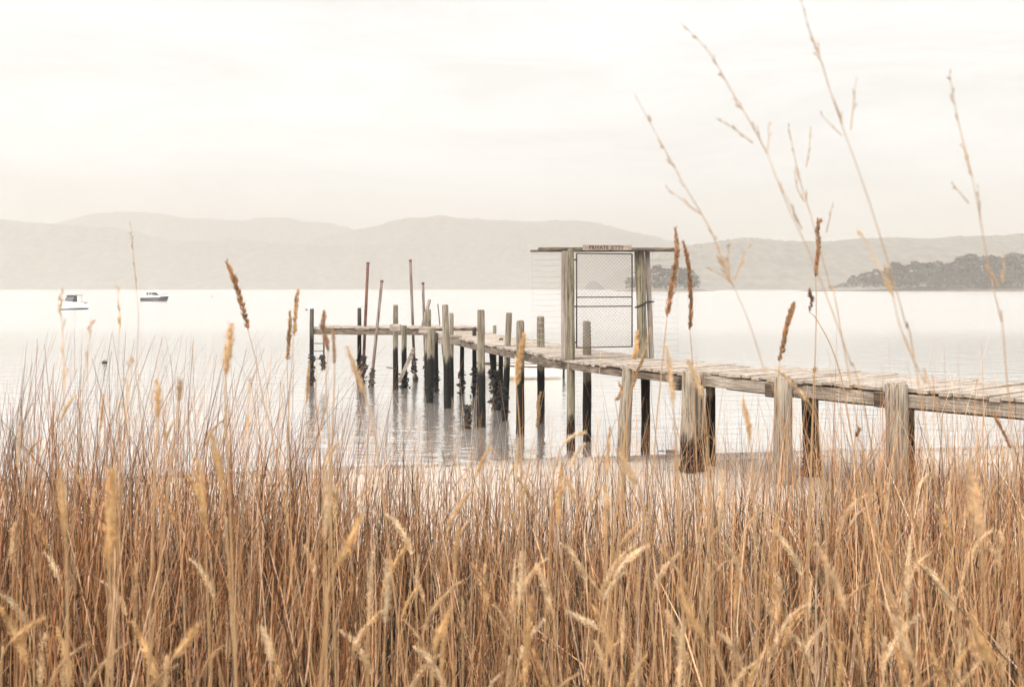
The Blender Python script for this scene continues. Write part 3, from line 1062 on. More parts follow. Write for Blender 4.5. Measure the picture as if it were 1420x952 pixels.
def day_boat():
    d = EYE * FPX / (429.0 - HY)
    root = empty('motorboat', ((101.0 - CX) * d / FPX, d, 0), 'white motorboat with dark windscreen moored at the far left', 'boat')
    L = 4.9
    parts = [('hull', hull_mesh(L, 2.0, 0.85, 0.3, sheer=0.4), M['gelcoat'], False)]
    s = MB(); hm = hull_mesh(L * 1.0, 2.02, 0.16, 0.28, sheer=0.0)
    s.v, s.f = hm.v, hm.f
    s.v = [(p[0] * 0.97, p[1] * 0.93, min(p[2], 0.13)) for p in s.v]
    parts.append(('waterline_band', s, M['dark_band'], False))  # dark band along the waterline of the hull
    c = MB(); prism(c, [(-0.1, 0.7), (1.75, 0.8), (1.0, 1.12), (0.1, 1.12)], -0.78, 0.78, 0.8)
    parts.append(('cabin', c, M['gelcoat'], False))
    w = MB(); prism(w, [(0.0, 1.122), (1.0, 1.122), (0.35, 1.98), (-0.05, 1.98)], -0.74, 0.74, 0.9)
    parts.append(('windscreen', w, M['glass'], False))
    r = MB(); r.box((-0.35, 0, 2.03), 1.7, 1.45, 0.07, bevel=0.02)
    parts.append(('canopy', r, M['black'], False))
    p = MB()
    for xx, yy in ((-1.1, 0.66), (-1.1, -0.66)):
        p.tube([(xx, yy, 0.7), (xx + 0.05, yy, 1.99)], 0.025, 6)
    parts.append(('canopy_pole', p, M['galv'], False))
    o = MB(); o.box((-L / 2 - 0.22, 0, 0.75), 0.36, 0.34, 0.5, bevel=0.06); o.box((-L / 2 - 0.24, 0, 0.2), 0.14, 0.1, 0.7)
    parts.append(('outboard_motor', o, M['black'], False))
    rl = MB(); rl.tube([(0.9, -0.8, 1.15), (2.0, -0.4, 1.3), (2.45, 0, 1.35), (2.0, 0.4, 1.3), (0.9, 0.8, 1.15)], 0.02, 5)
    for q in ((2.0, -0.4), (2.0, 0.4)):
        rl.tube([(q[0], q[1], 0.9), (q[0], q[1], 1.3)], 0.016, 5)
    parts.append(('bow_rail', rl, M['galv'], False))
    place_parts(root, parts)
    root.rotation_euler = (0, 0, R(180 + 74))


day_boat()


def far_boat():
    d = 590.0
    root = empty('launch', ((321 - CX) * d / FPX, d, 0), 'faint white launch far off near the opposite shore', 'boat')
    parts = [('hull', hull_mesh(5.2, 2.0, 0.7, 0.3), M['gelcoat'], False)]
    c = MB(); prism(c, [(-1.2, 0.7), (1.3, 0.75), (0.6, 1.9), (-1.0, 1.9)], -0.8, 0.8, 0.8)
    parts.append(('cabin', c, M['gelcoat'], False))
    w = MB(); prism(w, [(-0.9, 1.25), (0.9, 1.25), (0.6, 1.65), (-0.9, 1.65)], -0.83, 0.83, 0.92)
    parts.append(('window', w, M['glass'], False))
    place_parts(root, parts)
    root.rotation_euler = (0, 0, R(160))


far_boat()


def dinghy():
    d = EYE * FPX / (524 - HY)
    root = empty('dinghy', ((722 - CX) * d / FPX, d, 0), 'pale wooden dinghy tied up behind the jetty piles left of the gate', 'dinghy')
    L = 2.7
    B = 1.15
    # open boat: shell with thickness
    mb = MB()
    n = 14
    rings = []
    for i in range(n + 1):
        t = i / n
        x = -L / 2 + L * t
        bw = max(0.02, B / 2 * (0.8 + 0.2 * min(1, 3 * t)) * (1 - max(0, (t - 0.45) / 0.55) ** 2.2))
        zt = 0.40 + 0.12 * t * t
        rk = 0.14 * max(0, (t - 0.7) / 0.3)
        o = [(x + rk, -bw, zt), (x + rk * .5, -bw * 0.85, 0.1), (x, -bw * 0.35, -0.10), (x, bw * 0.35, -0.10), (x + rk * .5, bw * 0.85, 0.1), (x + rk, bw, zt)]
        inn = [(p[0] - 0.0, p[1] * 0.93, p[2] + (0.03 if j not in (0, 5) else -0.0)) for j, p in enumerate(o)]
        rings.append(o + inn[::-1])
    m = 12
    vs = [Vector(p) for r in rings for p in r]
    fs = []
    for i in range(n):
        for k in range(m):
            k2 = (k + 1) % m
            fs.append((i * m + k, (i + 1) * m + k, (i + 1) * m + k2, i * m + k2))
    fs.append((0, 1, 2, 3, 4, 5))
    fs.append((6, 7, 8, 9, 10, 11))
    mb.add(vs, fs)
    g = MB()
    for j in (0, 5):
        g.tube([Vector(rings[i][j]) for i in range(n + 1)], 0.028, 6)
    g.beam((-L / 2, -0.44, 0.40), (-L / 2, 0.44, 0.40), 0.04, 0.05)
    th = MB()
    for x in (-0.75, 0.1, 0.75):
        th.box((x, 0, 0.27), 0.2, B * 0.8 if x < 0.5 else B * 0.55, 0.03, bevel=0.005)
    out = MB(); out.box((-L / 2 - 0.1, 0.05, 0.42), 0.2, 0.18, 0.26, bevel=0.04); out.box((-L / 2 - 0.1, 0.05, 0.12), 0.07, 0.06, 0.5)
    place_parts(root, [('hull', mb, M['dinghy'], False), ('gunwale', g, M['bearer_dark'], False), ('thwart', th, M['bearer'], False), ('outboard_motor', out, M['black'], False)])
    root.rotation_euler = (0, 0, R(180 + 6))


dinghy()


def buoy(px, py, r, label, mat='black'):
    d = EYE * FPX / (py - HY)
    root = empty('mooring_buoy', ((px - CX) * d / FPX, d, 0), label, 'buoy', 'mooring buoys on the bay')
    mb = MB()
    prof = [(0.02, -0.8), (0.7, -0.6), (0.95, -0.15), (1.0, 0.15), (0.85, 0.5), (0.5, 0.75), (0.12, 0.85)]
    mb.tube([(0, 0, z * r * 0.7 + 0.02) for _, z in prof], [q * r for q, _ in prof], 12)
    rg = MB()
    rg.tube([Vector((0.35 * r * math.cos(a), 0, r * 0.75 + 0.35 * r * math.sin(a))) for a in np.linspace(0, PI, 9)], r * 0.09, 6)
    place_parts(root, [('float', mb, M[mat], True), ('ring', rg, M['steel_dark'], False)])


buoy(145, 503, 0.11, 'small dark mooring buoy in the near water at left')
buoy(425, 430, 0.20, 'small dark mooring buoy just left of the outermost pier pile')
buoy(294, 411.5, 0.35, 'tiny dark mooring buoy far out right of the dark-hulled cruiser')
buoy(122.5, 422.5, 0.24, 'tiny dark mooring buoy just right of the white motorboat')


def rock(px, py, d, s, label, seed, flat=0.5):
    p = P(px, py, d)
    p.z = ground_z(p.x, d)
    mb = MB()
    import bmesh
    bm = bmesh.new()
    bmesh.ops.create_icosphere(bm, subdivisions=3, radius=1)
    for v in bm.verts:
        k = 1 + 0.45 * mnoise.fractal(v.co * 1.4 + Vector((seed, 0, 0)), 1.0, 2.0, 4)
        v.co = Vector((v.co.x * k * s, v.co.y * k * s * 0.8, v.co.z * k * s * flat)) + p
    mb.v = [tuple(v.co) for v in bm.verts]
    bm.verts.index_update()
    mb.f = [tuple(v.index for v in f.verts) for f in bm.faces]
    bm.free()
    return tag(mb.build('rock', M['rock']), label, 'rock', 'rocks at the waterline')


rock(931, 628, 18.3, 0.13, 'larger brown rock at the waterline right of the gate', 2)
rock(916, 627, 18.4, 0.085, 'smaller brown rock touching the larger one at the waterline', 5)
rock(788, 636, 17.7, 0.10, 'dark flat stone at the foot of the left gate post', 9, 0.4)

wk = MB()
rn = random.Random(77)
for _ in range(900):          # weed, shell and twig wrack along two old tide lines
    x = rn.uniform(-11, 13)
    y = shore_y(x) - rn.choice([0.25, 0.25, 1.1, 2.3]) + rn.gauss(0, 0.14) + 0.25 * math.sin(x * 1.3)
    z = ground_z(x, y) + 0.006
    a = Vector((rn.gauss(0, 1), rn.gauss(0, 1), rn.gauss(0, 0.2))).normalized() * rn.uniform(0.015, 0.07)
    b_ = Vector((-a.y, a.x, 0)) * rn.uniform(0.15, 0.4); h_ = Vector((0, 0, rn.uniform(0.006, 0.02)))
    c = Vector((x, y, z))
    wk.add([c - a, c + b_, c + a, c - b_, c + h_], [(0, 1, 4), (1, 2, 4), (2, 3, 4), (3, 0, 4)])
tag(wk.build('wrack', M['rock']), 'scattered weed, shell and twig wrack along the sand', 'tide wrack', kind='stuff')

# ------------------------------------------------------------------ grass
STRAW = [(0.82, 0.53, 0.29), (0.75, 0.45, 0.225), (0.90, 0.66, 0.42), (0.64, 0.355, 0.165)]
BROWN = [(0.44, 0.205, 0.085), (0.31, 0.14, 0.062), (0.52, 0.265, 0.115), (0.22, 0.10, 0.05)]
DULL = [(0.55, 0.405, 0.30), (0.42, 0.31, 0.235), (0.66, 0.50, 0.37)]
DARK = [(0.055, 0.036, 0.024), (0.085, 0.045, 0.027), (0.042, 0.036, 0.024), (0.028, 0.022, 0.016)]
GREEN = [(0.125, 0.115, 0.055), (0.10, 0.085, 0.042), (0.17, 0.15, 0.075)]


def blades(name, bases, length, th0, th1, az, w, cols, kink=None, K=6, label=None, curl=1.6, round_=None):
    """many tapering dry blades as one mesh (three-sided, K segments)"""
    n = len(bases)
    t = np.linspace(0, 1, K + 1)
    th = th0[:, None] + (th1 - th0)[:, None] * t[None, :] ** curl
    if kink is not None:
        km, kt, ka = kink
        th = th + (km[:, None] * (t[None, :] > kt[:, None])) * ka[:, None]
    ds = length[:, None] / K
    dz = np.cos(th) * ds
    dr = np.sin(th) * ds
    z = np.concatenate([np.zeros((n, 1)), np.cumsum(0.5 * (dz[:, 1:] + dz[:, :-1]), 1)], 1)
    r = np.concatenate([np.zeros((n, 1)), np.cumsum(0.5 * (dr[:, 1:] + dr[:, :-1]), 1)], 1)
    wob = rng.normal(0, 0.006, (n, K + 1)).cumsum(1) * length[:, None]
    ca, sa_ = np.cos(az)[:, None], np.sin(az)[:, None]
    X = bases[:, 0, None] + r * ca - wob * sa_
    Y = bases[:, 1, None] + r * sa_ + wob * ca
    Z = bases[:, 2, None] + z
    wid = w[:, None] * (1 - 0.85 * t[None, :] ** 1.3)
    fa = rng.uniform(0, 2 * PI, n)
    V = np.zeros((n, K + 1, 3, 3), np.float32)
    flat = np.full(n, 0.35) if round_ is None else round_
    for k, (cx, cy) in enumerate(((-1, 0), (1, 0), (0, 1))):
        ox = (np.cos(fa) * cx - np.sin(fa) * cy * flat)[:, None] * wid
        oy = (np.sin(fa) * cx + np.cos(fa) * cy * flat)[:, None] * wid
        V[:, :, k, 0] = X + ox
        V[:, :, k, 1] = Y + oy
        V[:, :, k, 2] = Z
    V = V.reshape(-1, 3)
    base = (np.arange(n) * (K + 1) * 3)[:, None, None]
    seg = (np.arange(K) * 3)[None, :, None]
    q = []
    for k in range(3):
        k2 = (k + 1) % 3
        q.append(np.stack([base + seg + k, base + seg + k2, base + seg + 3 + k2, base + seg + 3 + k], -1).reshape(-1, 4))
    F = np.concatenate(q).astype(np.int32)
    me = bpy.data.meshes.new(name)
    me.vertices.add(len(V)); me.vertices.foreach_set('co', V.ravel())
    me.loops.add(F.size); me.loops.foreach_set('vertex_index', F.ravel())
    me.polygons.add(len(F))
    me.polygons.foreach_set('loop_start', np.arange(0, F.size, 4, dtype=np.int32))
    me.polygons.foreach_set('loop_total', np.full(len(F), 4, dtype=np.int32))
    me.update(calc_edges=True)
    # the reeds at the left are older and browner, the stand at the right is pale straw
    bpx = CX + bases[:, 0] / bases[:, 1] * FPX
    cols = cols * np.stack([np.interp(bpx, [0, 420, 850, 1404], v) for v in ([0.80, 0.90, 1.0, 1.08], [0.70, 0.83, 0.98, 1.07], [0.66, 0.81, 1.0, 1.09])], 1)
    cc = np.repeat(cols[:, None, :], K + 1, 1)
    cc = np.repeat(cc[:, :, None, :], 3, 2).reshape(-1, 3)
    at = me.color_attributes.new('tint', 'FLOAT_COLOR', 'POINT')
    at.data.foreach_set('color', np.concatenate([cc, np.ones((len(cc), 1))], 1).astype(np.float32).ravel())
    me.materials.append(M['blade'])
    o = bpy.data.objects.new(name, me)
    C.objects.link(o)
    return tag(o, label, 'grass', kind='stuff')


def pick_cols(n, mix):
    """mix: list of (palette, weight)"""
    pal = [p for p, w in mix]
    ws = np.array([w for p, w in mix], float); ws /= ws.sum()
    which = rng.choice(len(pal), n, p=ws)
    out = np.zeros((n, 3))
    for i in range(n):
        c = pal[which[i]][rng.integers(len(pal[which[i]]))]
        out[i] = np.array(c) * rng.uniform(0.55, 1.2)
    return out


def scatter(n, y0, y1, dens=None, bias=1.0):
    """bases in the visible wedge of the bank, clumped"""
    out = []
    while len(out) < n:
        y = y0 + (y1 - y0) * rng.random() ** bias
        hw = y * 0.545 + 1.3        # the stand goes on a little past both edges of the frame
        x = rng.uniform(-hw, hw)
        c = 0.5 + 0.5 * mnoise.noise(Vector((x * 2.3, y * 2.3, 7.7)))
        c = c * 0.7 + 0.3 * (0.5 + 0.5 * mnoise.noise(Vector((x * 0.6, y * 0.6, 1.7))))
        if rng.random() > 0.05 + 1.35 * (c - 0.15):
            continue
        if dens is not None and rng.random() > dens(x, y):
            continue
        out.append((x, y, ground_z(x, y) - 0.02))
    return np.array(out)


def bank_dens(x, y):
    # thins out towards the sand; the bank runs nearer the water at right
    edge = 7.0 + 0.10 * x + 1.0 * mnoise.noise(Vector((x * 0.5, 2.0, 9.0)))
    return (1 - sstep(edge - 1.4, edge + 1.2, y)) * (1.0 - 0.45 * sstep(3.2, 6.0, y))


def hfac(x, y):
    """how tall the stand is: taller at the left, lower in the middle"""
    px = CX + x / y * FPX
    a = np.interp(px, [0, 200, 420, 600, 760, 950, 1150, 1404], [1.32, 1.28, 1.17, 1.06, 1.0, 1.08, 1.18, 1.2])
    return a * (0.95 + 0.42 * mnoise.noise(Vector((x * 1.7, y * 1.7, 4.2))))


def stand(name, n, y0, y1, bias, lmean, lsd, lmin, lmax, lean0, lean1, w0, w1, mix, kinkp, kinka, K, label, curl=1.5, round_=0.9):
    n = int(n * 1.38)
    b = scatter(n, y0, y1, bank_dens, bias)
    hf = np.array([hfac(x, y) for x, y, z in b])
    ln = rng.normal(lmean, lsd, n).clip(lmin, lmax) * hf
    cap = EYE - (445 + np.abs(rng.normal(0, 90, n)) - HY) * b[:, 1] / FPX - b[:, 2]
    ln = np.minimum(ln, cap)
    kink = ((rng.random(n) < kinkp).astype(float), rng.uniform(0.3, 0.85, n), rng.choice([-1, 1], n) * rng.uniform(*kinka, n))
    blades(name, b, ln, rng.normal(0, lean0, n), rng.normal(0.08, lean1, n), rng.uniform(0, 2 * PI, n),
           rng.uniform(w0, w1, n), pick_cols(n, mix), kink, K, label, curl, np.full(n, round_))


stand('grass_stems', 3300, 1.25, 8.6, 1.1, 0.84, 0.23, 0.3, 1.4, 0.21, 0.32, 0.0018, 0.0036,
      [(STRAW, 0.47), (BROWN, 0.49), (DULL, 0.04)], 0.06, (0.3, 1.2), 6, 'dense stand of upright straw and brown grass stems on the bank', round_=1.1)
stand('grass_leaves', 3200, 1.2, 8.2, 1.15, 0.70, 0.22, 0.2, 1.2, 0.32, 0.55, 0.0016, 0.0056,
      [(STRAW, 0.45), (BROWN, 0.35), (DULL, 0.05), (GREEN, 0.05), (DARK, 0.10)], 0.28, (0.5, 2.0), 6, 'dry narrow grass leaves tangled through the bank', 1.4, 0.35)
stand('grass_undergrowth', 6200, 1.3, 7.4, 1.1, 0.66, 0.17, 0.12, 0.95, 0.3, 0.6, 0.0014, 0.0040,  # old low leaves; shade in the gaps of the stand put into their colour
      [(BROWN, 0.22), (DARK, 0.58), (GREEN, 0.12), (STRAW, 0.08)], 0.4, (0.4, 1.6), 5, 'dead undergrowth low between the stems, gap shade put into its dark colour', 1.4, 0.5)
stand('broad_leaves', 900, 1.3, 4.6, 1.0, 0.72, 0.2, 0.25, 1.15, 0.28, 0.6, 0.0030, 0.0070,
      [(STRAW, 0.42), (BROWN, 0.40), (DULL, 0.08), (GREEN, 0.10)], 0.45, (0.5, 2.2), 7, 'broad flat dry leaf blades, many folded over', 1.3, 0.12)
# dark clumps of dead reed, mostly at the left
n = 4100
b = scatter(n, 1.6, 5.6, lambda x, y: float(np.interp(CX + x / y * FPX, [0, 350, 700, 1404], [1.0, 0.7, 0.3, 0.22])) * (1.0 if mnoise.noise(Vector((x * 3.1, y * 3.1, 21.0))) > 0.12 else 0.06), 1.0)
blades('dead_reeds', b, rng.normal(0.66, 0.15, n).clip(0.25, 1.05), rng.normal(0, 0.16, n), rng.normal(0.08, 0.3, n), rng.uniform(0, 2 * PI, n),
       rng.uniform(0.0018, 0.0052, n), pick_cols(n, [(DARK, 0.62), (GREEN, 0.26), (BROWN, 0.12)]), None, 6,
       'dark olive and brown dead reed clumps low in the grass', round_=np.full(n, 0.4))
# straws fallen at a slant across the stand
stand('fallen_straws', 1050, 1.4, 5.8, 1.1, 0.95, 0.2, 0.4, 1.35, 0.55, 0.45, 0.0013, 0.0030,
      [(STRAW, 0.75), (BROWN, 0.25)], 0.2, (0.3, 1.0), 6, 'straws fallen at a slant across the standing grass', 1.0, 1.0)
# broad near blades, soft with closeness
def near_dens(x, y):
    return 1.0


n = 860
b = scatter(n, 1.0, 2.2, near_dens, 0.9)
blades('near_grass_blades', b, rng.normal(0.92, 0.16, n).clip(0.5, 1.3), rng.normal(0, 0.12, n), rng.normal(0.1, 0.25, n), rng.uniform(0, 2 * PI, n),
       rng.uniform(0.0018, 0.0050, n), pick_cols(n, [(STRAW, 0.48), (BROWN, 0.40), (GREEN, 0.07), (DARK, 0.05)]), None, 7,
       'broad straw and brown grass blades nearest the camera', round_=np.full(n, 0.4))
# 4 sparse tall blades that stand clear of the mass, many at left, wind-leaned to the right
n = 780
bb = []
while len(bb) < n:
    y = rng.uniform(2.2, 6.5)
    x = rng.uniform(-0.53, 0.53) * y
    px = CX + x / y * FPX
    if rng.random() < np.interp(px, [0, 300, 480, 650, 800, 1000, 1250, 1404], [1, 0.9, 0.5, 0.35, 0.3, 0.5, 0.5, 0.4]):
        bb.append((x, y, ground_z(x, y) - 0.02))
b = np.array(bb)
pxs_ = CX + b[:, 0] / b[:, 1] * FPX
ytop = np.interp(pxs_, [0, 150, 330, 480, 620, 800, 1000, 1200, 1404], [455, 450, 465, 530, 560, 555, 535, 535, 545]) + np.abs(rng.normal(0, 85, n))
ln = (EYE - (ytop - HY) * b[:, 1] / FPX) - b[:, 2]
lean = rng.normal(0.17, 0.16, n)
ln = (ln / np.cos(lean).clip(0.7)).clip(0.4, 1.6)
blades('tall_grass_blades', b, ln, lean * 0.6, lean * 1.5, rng.normal(0.0, 0.5, n), rng.uniform(0.0016, 0.0034, n),
       pick_cols(n, [(BROWN, 0.62), (STRAW, 0.34), (GREEN, 0.04)]), None, 8, 'sparse tall brown blades rising above the dense grass', round_=np.full(n, 0.6))
# 5 fine curly tangle at right
n = 800
bb = []
while len(bb) < n:
    y = rng.uniform(3.0, 6.8)
    px = rng.uniform(1180, 1420) if rng.random() < 0.7 else rng.uniform(640, 900)
    x = (px - CX) * y / FPX
    bb.append((x, y, ground_z(x, y) + rng.uniform(0.1, 0.45)))
b = np.array(bb)
blades('grass_tangle', b, rng.uniform(0.25, 0.62, n), rng.normal(0, 0.5, n), rng.normal(0.3, 1.1, n), rng.uniform(0, 2 * PI, n),
       rng.uniform(0.0008, 0.0014, n), pick_cols(n, [(BROWN, 0.8), (STRAW, 0.2)]), None, 8, 'fine curled reddish grass twigs', round_=np.full(n, 1.0))


# ------------------------------------------------------------------ seed heads
def spline(pts, n):
    """Catmull-Rom through 3D points"""
    pts = [Vector(p) for p in pts]
    if len(pts) == 2:
        return [pts[0].lerp(pts[1], i / (n - 1)) for i in range(n)]
    q = [pts[0] * 2 - pts[1]] + pts + [pts[-1] * 2 - pts[-2]]
    out = []
    m = len(pts) - 1
    for i in range(n):
        u = i / (n - 1) * m
        k = min(int(u), m - 1); t = u - k
        p0, p1, p2, p3 = q[k:k + 4]
        out.append(0.5 * ((2 * p1) + (p2 - p0) * t + (2 * p0 - 5 * p1 + 4 * p2 - p3) * t * t + (3 * p1 - p0 - 3 * p2 + p3) * t ** 3))
    return out


def husk(mb, p, d, L, w, col, side):
    """one small seed husk: pointed, keeled"""
    d = d.normalized()
    a = (side - d * side.dot(d))
    a = a.normalized() if a.length > 1e-6 else d.orthogonal().normalized()
    b = d.cross(a)
    m = p + d * (L * 0.38)
    mb.add([p, m + a * w, m - a * w * 0.5 + b * w * 0.85, m - a * w * 0.5 - b * w * 0.85, p + d * L],
           [(0, 2, 1), (0, 3, 2), (0, 1, 3), (4, 1, 2), (4, 2, 3), (4, 3, 1)], col)


def vary(c, rn_, k=0.18):
    f = 1 + rn_.uniform(-k, k)
    return (c[0] * f, c[1] * f * rn_.uniform(0.96, 1.03), c[2] * f * rn_.uniform(0.92, 1.05))


def head_fluffy(mb, path, r, col, rn_, dens=1.0):
    """dense soft spike: path from tip to base"""
    n = len(path)
    L = sum((path[i + 1] - path[i]).length for i in range(n - 1))
    ph = rn_.uniform(0, 6)
    cnt = int(L / 0.00042 * dens)
    for _ in range(cnt):
        t = rn_.random()
        i = min(int(t * (n - 1)), n - 2)
        p = path[i].lerp(path[i + 1], t * (n - 1) - i)
        ax = (path[i] - path[i + 1]).normalized()
        an = rn_.uniform(0, 2 * PI)
        s = ax.orthogonal().normalized(); u = ax.cross(s)
        o = s * math.cos(an) + u * math.sin(an)
        prof = min(1, (t + 0.02) * 2.1) ** 0.75 * min(1, (1.03 - t) * 3.4) ** 0.7
        clump = 0.80 + 0.28 * math.sin(t * L / r * 1.9 + an + ph)
        d = ax * rn_.uniform(0.8, 1.5) + o * rn_.uniform(0.3, 0.95)
        husk(mb, p + o * (r * prof * clump * 0.62), d, r * rn_.uniform(0.7, 1.35) * (0.55 + 0.45 * prof), r * 0.13, vary(col, rn_, 0.26), o)
    for _ in range(int(L / 0.0011)):      # fine bristles standing out past the husks
        t = rn_.random()
        i = min(int(t * (n - 1)), n - 2)
        p = path[i].lerp(path[i + 1], t * (n - 1) - i)
        ax = (path[i] - path[i + 1]).normalized()
        an = rn_.uniform(0, 2 * PI)
        s = ax.orthogonal().normalized(); u = ax.cross(s)
        o = s * math.cos(an) + u * math.sin(an)
        husk(mb, p + o * r * 0.4, ax + o * rn_.uniform(0.5, 1.1), r * rn_.uniform(1.2, 2.1), 0.00022, vary(col, rn_, 0.2), o)
    tt = [k / (n - 1) for k in range(n)]
    mb.tube(path, [r * 0.48 * min(1, (t + 0.02) * 2.1) ** 0.75 * min(1, (1.03 - t) * 3.4) ** 0.7 for t in tt], 7, True, col=tuple(c * 0.93 for c in col))


def head_spike(mb, path, r, col, rn_):
    """narrow knotted spike of tight overlapping clusters"""
    n = len(path)
    L = sum((path[i + 1] - path[i]).length for i in range(n - 1))
    m = max(6, int(L / (r * 0.62)))
    for k in range(m):
        t = (k + rn_.uniform(-0.25, 0.25) + 0.5) / m
        t = min(0.999, max(0, t))
        i = min(int(t * (n - 1)), n - 2)
        p = path[i].lerp(path[i + 1], t * (n - 1) - i)
        ax = (path[i] - path[i + 1]).normalized()
        s = ax.orthogonal().normalized(); u = ax.cross(s)
        an0 = k * 2.4 + rn_.uniform(-0.4, 0.4)
        sz = r * (0.55 + 0.45 * min(1, t * 3.5)) * rn_.uniform(0.8, 1.2)
        c = vary(col, rn_, 0.3)
        for _ in range(8):
            an = an0 + rn_.uniform(-0.9, 0.9)
            o = s * math.cos(an) + u * math.sin(an)
            husk(mb, p + o * sz * rn_.uniform(0.1, 0.75), ax * rn_.uniform(1.0, 1.4) + o * rn_.uniform(0.12, 0.5), sz * rn_.uniform(1.7, 3.0), sz * 0.27, vary(c, rn_, 0.15), o)
    mb.tube(path, r * 0.22, 4, True, col=col)


def head_panicle(mb, path, r, col, rn_, gap=0.013):
    """open panicle: little husks in loose groups on short branchlets"""
    n = len(path)
    L = sum((path[i + 1] - path[i]).length for i in range(n - 1))
    t = 0.0
    while t < 1:
        i = min(int(t * (n - 1)), n - 2)
        p = path[i].lerp(path[i + 1], t * (n - 1) - i)
        ax = (path[i] - path[i + 1]).normalized()
        s = ax.orthogonal().normalized(); u = ax.cross(s)
        an = rn_.uniform(0, 2 * PI)
        o = s * math.cos(an) + u * math.sin(an)
        bl = r * rn_.uniform(0.6, 4.2) * (0.3 + t)
        e = p + ax * bl * 1.6 + o * bl * 0.45
        mb.tube([p, e], 0.0004, 3, False, col=col)
        for q in range(rn_.randint(1, 6)):
            f = p.lerp(e, rn_.uniform(0.3, 1.0))
            husk(mb, f, ax + o * rn_.uniform(0.0, 0.7) + Vector((rn_.gauss(0, .15), rn_.gauss(0, .15), rn_.gauss(0, .15))), r * rn_.uniform(1.2, 2.7), r * 0.26, vary(col, rn_, 0.3), o)
        t += gap / L * rn_.choice([0.25, 0.5, 1.0, 1.9])
    mb.tube(path, [0.0003 + 0.0004 * k / (n - 1) for k in range(n)], 5, True, col=col)


PALE = (0.78, 0.58, 0.36)
HONEY = (0.74, 0.51, 0.26)
RUSSET = (0.50, 0.29, 0.15)
WHEAT = (0.80, 0.63, 0.42)
TAN = (0.60, 0.41, 0.23)
STEMC = (0.45, 0.28, 0.14)


def stalk(label, head, stem, d, kind, wpx, col, branches=(), group='tall seeding grass stalks', leanout=0.8, lean_d=0.0, stemr=0.0011, scol=None, name='grass_stalk'):
    """HEAD: photo points tip -> base of the head; STEM: further points down; carried on to the ground at depth d"""
    rn_ = random.Random(label)
    pts = [P(x, y, d + lean_d * (1 - i * 0.1)) for i, (x, y) in enumerate(head)]
    sp_ = [P(x, y, d) for x, y in stem]
    last = sp_[-1] if sp_ else pts[-1]
    prev = sp_[-2] if len(sp_) > 1 else pts[-1]
    slope = (last.x - prev.x) / max(1e-4, (prev.z - last.z)) * leanout if sp_ else 0
    drop = last.z - ground_z(last.x, d)
    gx = last.x + slope * drop * 0.7
    ground = Vector((gx, d, ground_z(gx, d) - 0.02))
    if kind == 'panicle' and stemr == 0.0011:
        stemr = 0.0005
    root = empty(name, (gx, d, ground_z(gx, d)), label, 'grass stalk', group)
    full = [pts[-1]] + sp_
    if drop > 0.25:
        full.append(last.lerp(ground, 0.45) + Vector((slope * drop * 0.1, 0, 0)))
    full.append(ground)
    path = spline(full, 26)
    mb = MB()
    k = len(path)
    mb.tube(path, [stemr * (0.7 + 0.8 * i / (k - 1)) for i in range(k)], 6, True, col=scol or STEMC)
    mb.build('stem', M['blade'], root, True)
    hp = spline(pts, max(10, 5 * len(pts)))
    r = wpx * d / FPX / 2
    hm = MB()
    if kind == 'fluffy': head_fluffy(hm, hp, r, col, rn_)
    elif kind == 'spike': head_spike(hm, hp, r * 0.78, col, rn_)
    else: head_panicle(hm, hp, r, col, rn_)
    for br in branches:
        bp_ = spline([P(x, y, d + 0.01) for x, y in br], 8)
        bm_ = MB()
        head_panicle(bm_, bp_, r * 0.85, col, rn_, 0.010)
        bm_.build('side_spray', M['seed'], root)
    hm.build('seed_head', M['seed'], root)
    return root


S = stalk
# soft, near panicles against the sky at right
S('tall thin panicle arching left over the gate, its tip leftmost against the sky', [(884, 138), (915, 195), (948, 255), (985, 318), (1005, 372), (1018, 398)], [(1040, 450), (1062, 520), (1090, 610)], 1.1, 'panicle', 6.5, TAN,
  [[(926, 262), (950, 280), (972, 297)], [(1011, 342), (1010, 362), (1012, 385)], [(1036, 345), (1026, 368), (1018, 390)], [(985, 374), (1000, 380), (1014, 392)]])
S('long drooping panicle with a side spray, tip high in the sky right of the gate', [(950, 37), (985, 75), (1012, 122), (1042, 172), (1064, 213)], [(1092, 285), (1120, 345), (1150, 420), (1178, 500), (1205, 600)], 1.05, 'panicle', 6.0, TAN,
  [[(998, 167), (1020, 180), (1044, 198)], [(1066, 177), (1066, 195), (1064, 212)], [(1076, 245), (1100, 292), (1112, 318)]])
S('tallest panicle, its tip touching the top edge of the sky', [(1112, 4), (1122, 40), (1138, 82), (1150, 122)], [(1168, 175), (1190, 235), (1212, 300), (1235, 375), (1256, 450), (1275, 540)], 1.05, 'panicle', 6.2, TAN,
  [[(1140, 160), (1155, 176), (1168, 188)], [(1187, 113), (1184, 140), (1180, 180)], [(1155, 135), (1162, 152), (1168, 172)]])
S('short forked panicle just above the hook-tipped spike against the sky', [(1094, 178), (1103, 222), (1112, 258), (1124, 296)], [(1138, 350), (1152, 400), (1170, 480)], 1.2, 'panicle', 4.4, TAN,
  [[(1124, 180), (1122, 208), (1118, 232)], [(1102, 240), (1106, 262), (1116, 280)], [(1154, 285), (1150, 305), (1146, 322)]])
S('rightmost tall panicle near the right edge of the sky', [(1317, 104), (1326, 155), (1338, 205), (1348, 245)], [(1356, 285), (1364, 330), (1374, 385), (1388, 445), (1396, 520)], 1.02, 'panicle', 6.0, TAN,
  [[(1322, 257), (1332, 268), (1344, 282)], [(1356, 260), (1358, 285), (1360, 305)], [(1368, 372), (1378, 382), (1386, 398)], [(1392, 352), (1392, 372), (1390, 392)]])
